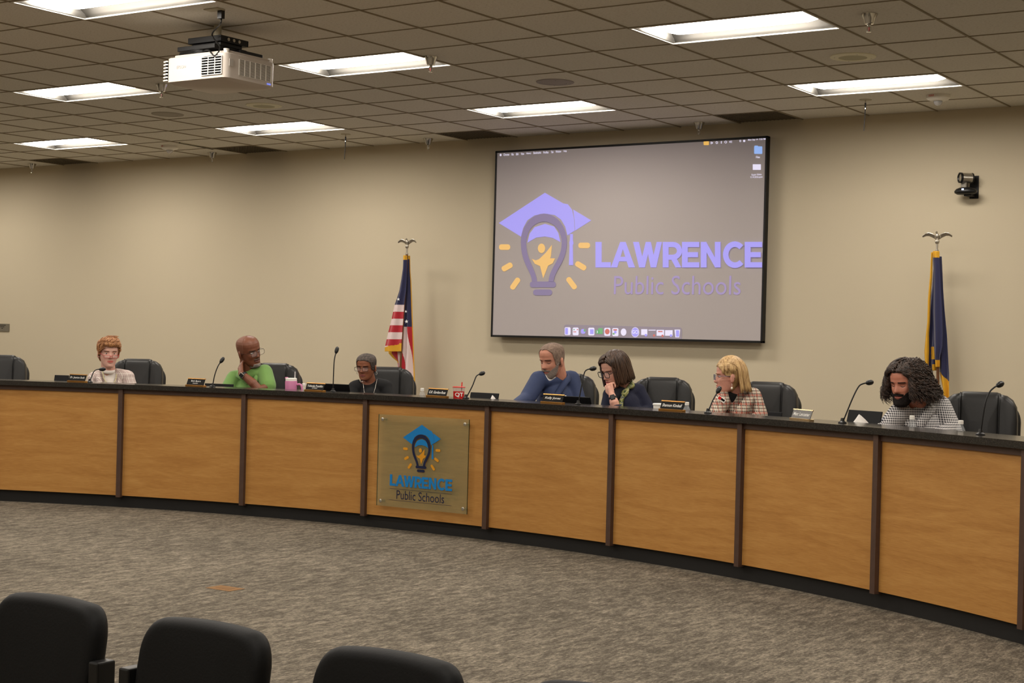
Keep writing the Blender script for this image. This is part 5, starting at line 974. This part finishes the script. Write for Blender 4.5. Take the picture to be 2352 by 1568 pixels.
P.garment('cardigan', M('navy knit', (20, 23, 44), .9, bump=.4, bs=120), A, 1.02, cut=P.cutter([(1403, 885), (1407, 905), (1415, 940), (1434, 940), (1432, 905), (1444, 880)], .0), vox=.008, r=(.052, .048, .046, .036))
g = MB().tube([el, el.lerp(wr, .12), el.lerp(wr, .30)], [.048, .046, .040], 16); g.build('cardigan_cuff', bpy.data.materials['navy knit'], P.root, True)
g = MB()
for s_ in (-1, 1): C = curve([N+Vector((s_*x, y, z)) for x, y, z in ((.0, .07, .035), (.052, .03, .025), (.058, -.045, .0), (.045, -.095, -.06), (.028, -.125, -.16), (.022, -.14, -.28))], 6); g.tube(C, [.016+.006*math.sin(k*.9)+.006*k/len(C) for k in range(len(C))], 10)
g.build('scarf', sc_.m, P.root, True)
P.legs(M('dark trousers', (40, 38, 42), .8)); P.eyes(closed=True); P.brows((74, 52, 40)); P.lips((190, 104, 96)); P.glasses(M('black frame', (22, 18, 18), .25), .025, .0205, .0026)
m_h = hairm('dark brown hair', (44, 30, 22), (84, 60, 44), .42, (1.6, 1.6, .15)); cap_hair(P, 'hair_under', m_h, hairline(.074, .035, -.06, -.10), .0045, .001, .002); crown(P, m_h, hairline(.072, .035, -.06, -.10), 260, .010, .0042, .0, 5, .05, 1.0, .15); bob(P, m_h, -.092, .80, .10, seed=2, n=620, part=.012)
wd = (el-wr).normalized(); c0 = wr+wd*.030; R = wd.to_track_quat('Z', 'Y').to_matrix(); MB().lathe([(.0275, -.009), (.0285, -.008), (.0285, .008), (.0275, .009)], 24, c0, R).build('watch_strap', m_black, P.root, True, auto=40)
fwd = (P.Ri.to_3x3() @ (Vector(CAM)-P.H)).normalized(); fwd = (fwd-wd*fwd.dot(wd)).normalized(); R2 = Matrix((wd.cross(fwd), wd, fwd)).transposed(); MB().box(c0+fwd*.029, (.034, .038, .010), M=R2).build('watch_case', m_black, P.root, bev=.005)
# ---- 6 blonde woman in plaid jacket
P = Person('person with blonde hair in a red, black and cream plaid jacket looking left', (1677, 864), .74, -84, 4, 0, .98, (218, 158, 138), -22, (1692, 906), -.04, .6)
P.sh = (P.loc(1662, 917, .02), P.loc(1729, 909, -.08)); A = [(P.sh[0], P.loc(1643, 948, .14), P.loc(1655, 975, .26)), (P.sh[1], P.loc(1747, 960, .02), P.loc(1710, 975, .2))]; N = P.N
P.body(A, [((A[0][2], (.4, -.9, 0), (0, 0, 1), 1), {}), ((A[1][2], (-.6, -.8, 0), (0, 0, 1), -1), {})], .050, .95)
P.garment('black_top', M('black jersey', (13, 13, 14), .85), A, .93, vox=.008, collar=.004)
m_p = plaid('red black plaid', (206, 192, 172), (30, 24, 24), (150, 66, 48), .0135, .40, .019)
def cut6(x, y, z): return y < N.y+.0 and abs(x-N.x) < .050-.40*max(0, N.z-.0-z) and z > N.z-.12
P.garment('jacket', m_p, A, 1.06, cut=P.cutter([(1671, 895), (1676, 915), (1681, 927), (1687, 922), (1693, 908), (1697, 900), (1684, 888)], .0), vox=.007, r=(.056, .052, .050, .042))
P.collar(m_p, ((.0, .080, .035), (.052, .055, .028), (.070, -.03, .005), (.066, -.095, -.045), (.030, -.135, -.12)), .045, .060, sc_=1.15)
c = P.loc(1657, 917, .135); R2 = Matrix.Rotation(.15, 3, 'Z') @ Matrix.Rotation(.55, 3, 'Y'); bd = MB().box(c, (.058, .004, .028), M=R2).build('name_badge', m_white, P.root, bev=.003); MB().box(c+R2 @ Vector((-.014, -.0025, .002)), (.020, .001, .020), M=R2).build('badge_red', m_red, bd); MB().box(c+R2 @ Vector((.010, -.0025, .003)), (.026, .001, .014), M=R2).build('badge_dark', m_plate, bd)
P.legs(M('dark trousers', (40, 38, 42), .8)); P.eyes(gaze=.4); P.brows((150, 112, 80)); P.lips((196, 116, 104)); P.glasses(M('patterned frame', (96, 96, 116), .3, .4), .024, .018, .0018)
m_h = hairm('blonde hair', (150, 114, 70), (206, 172, 118), .45, (1.6, 1.6, .15)); cap_hair(P, 'hair_under', m_h, hairline(.070, .040, .012, -.10), .006, .001)
bob(P, m_h, -.105, 1.98, .30, seed=5, n=520, part=.0, back=0); rg = random.Random(8); S = []
for k in range(320):
    ph = rg.uniform(-1.9, 1.9); P_ = []; e_ = rg.uniform(.9, 1.42)
    for i in range(9): t = i/8; al = .03+t*(1.0 if abs(ph) < .8 else e_); ph += .05*(1 if ph > 0 else -1)*t*(abs(ph) > .5); P_.append((.089*math.sin(al)*math.sin(ph), -.111*math.sin(al)*math.cos(ph)+.004, .137*math.cos(al)+.002))
    S.append(P_)
strands('hair_top', P.M, m_h, P.root, S, .005)
for s_ in (-1, 1): c = P.M @ Vector((s_*.085, .0, -.048)); MB().tube([c, c+Vector((0, 0, -.022))], .0012, 6).ell(c+Vector((0, 0, -.030)), (.007, .007, .009)).build('earring', M('pearl drop', (222, 214, 196), .3), P.root, True)
# ---- 7 man with long curly hair
P = Person('person with long dark curly hair and beard in a black and white gingham shirt', (2080, 879), .60, -36, 13, 0, .98, (196, 128, 104), -16, (2110, 930), -.08, 0, 1.06)
P.sh = (P.loc(2066, 948, -.04), P.loc(2160, 932, -.12)); A = [(P.sh[0], P.loc(2036, 985, .0), P.loc(2004, 1005, .10)), (P.sh[1], P.loc(2187, 990, .0), P.loc(2130, 1010, .2))]; N = P.N
P.body(A, [((A[0][2], (-.3, -.9, 0), (0, 0, 1), 1), {}), ((A[1][2], (-.6, -.8, 0), (0, 0, 1), -1), {})], .058, 1.08)
m_q = plaid('gingham', (226, 222, 220), (26, 24, 34), None, .0135, .5); nt = m_q.node_tree
def cut7(x, y, z): return y < N.y+.0 and abs(x-N.x) < .040-.30*max(0, N.z-.02-z) and z > N.z-.15
P.garment('gingham_shirt', m_q, A, 1.14, cut=P.cutter([(2084, 924), (2092, 940), (2103, 936), (2107, 922)], .0), vox=.008, r=(.056, .052, .050, .040))
for s_ in (-1, 1):
    g = MB(); C = curve([N+Vector((s_*x, y, z)) for x, y, z in ((.0, .08, .045), (.045, .055, .04), (.068, -.01, .015), (.055, -.075, -.025), (.018, -.122, -.10))], 5); g.grid([[c, c+Vector((s_*.010, -.008, -.012)), c+Vector((s_*.036, -.004, -.040))] for c in C]); g.build('collar', m_q, P.root, True, solid=.004)
P.legs(M('dark trousers', (40, 38, 42), .8)); P.eyes(closed=True); P.brows((36, 24, 20), .007); P.lips((150, 84, 72))
m_h = hairm('dark curly hair', (28, 20, 16), (74, 54, 42), .5); m_b = M('dark beard', (26, 18, 15), .9, bump=.9, bs=200)
def bl(ph, z, x, y): a = abs(ph); top_ = float(np.interp(a, [0, .35, .7, 1.1, 1.35], [-.079, -.070, -.048, -.030, .0])); return a < 1.5 and z < top_
patch('beard', P.M, bl, lambda ph, z: .006+.010*max(0, (-z-.07)/.05), m_b, P.root, .003, 140, 100, zr=(-.121, .01), noise=.004); patch('moustache', P.M, lambda ph, z, x, y: abs(z+.050+abs(x)*.15) < .006 and abs(x) < .034 and y < 0, .005, m_b, P.root, .002, 160, 120, zr=(-.07, -.035), noise=.002)
cap_hair(P, 'hair_under', m_h, hairline(.078, .04, -.05, -.10), lambda ph, z: .0035+.02*min(1, max(0, (abs(ph)-.9)/1.2)), .002)
crown(P, m_h, hairline(.080, .045, -.05, -.10), 420, .014, .0034, .006, 6, .03, 1.2)
rg = random.Random(11); S = []
for k in range(3000):
    sg = 1 if rg.random() < .55 else -1; ap = math.pi*rg.random()**.8; vol = rg.random()**.5; opn = .95; a0 = rg.uniform(.02, 1.5); drop = rg.uniform(.05, .150)*(1 if ap > opn else .8); P_ = []; f0 = rg.uniform(0, 6.28); fr = rg.uniform(60, 130); am = rg.uniform(.006, .016); m_ = 26
    tot = max(0, 1.5-a0)*.105+drop; tot = min(tot, rg.uniform(.10, .26)); jx, jy = rg.uniform(-.012, .012), rg.uniform(-.012, .012)
    for i in range(m_):
        t = i/(m_-1); s_l = t*tot; al = a0+s_l/.105; q_ = ap if ap > opn else ap+(opn+.06-ap)*min(1, max(0, (al-.30)/.55))
        if al < 1.5: r_ = math.sin(al); z = .137*math.cos(al)+.018*vol*min(1, t*3); ex = 1.04+.30*vol*(al/1.5)
        else: dd = (al-1.5)*.105; r_ = 1; z = .009+.018*vol-dd; ex = 1.04+.30*vol+.55*vol*min(1, dd/.10)
        fl = min(1, max(0.0, (q_-.85)/.9)); ex = 1+(ex-1)*(.40+.60*fl); am_ = am*min(1, t*5+.25); a_ = f0+fr*s_l
        P_.append((sg*.088*r_*ex*math.sin(q_)+am_*math.cos(a_)+jx*t, -.112*r_*ex*math.cos(q_)*(1 if q_ < 1.57 else 1.22)+.012+am_*math.sin(a_)+jy*t, z+am_*.7*math.sin(a_*.9+1)))
    S.append(P_)
Mh = P.M.copy(); strands('hair', Mh @ Matrix.Rotation(math.radians(-9), 4, 'X'), m_h, P.root, S, .0027, 4)
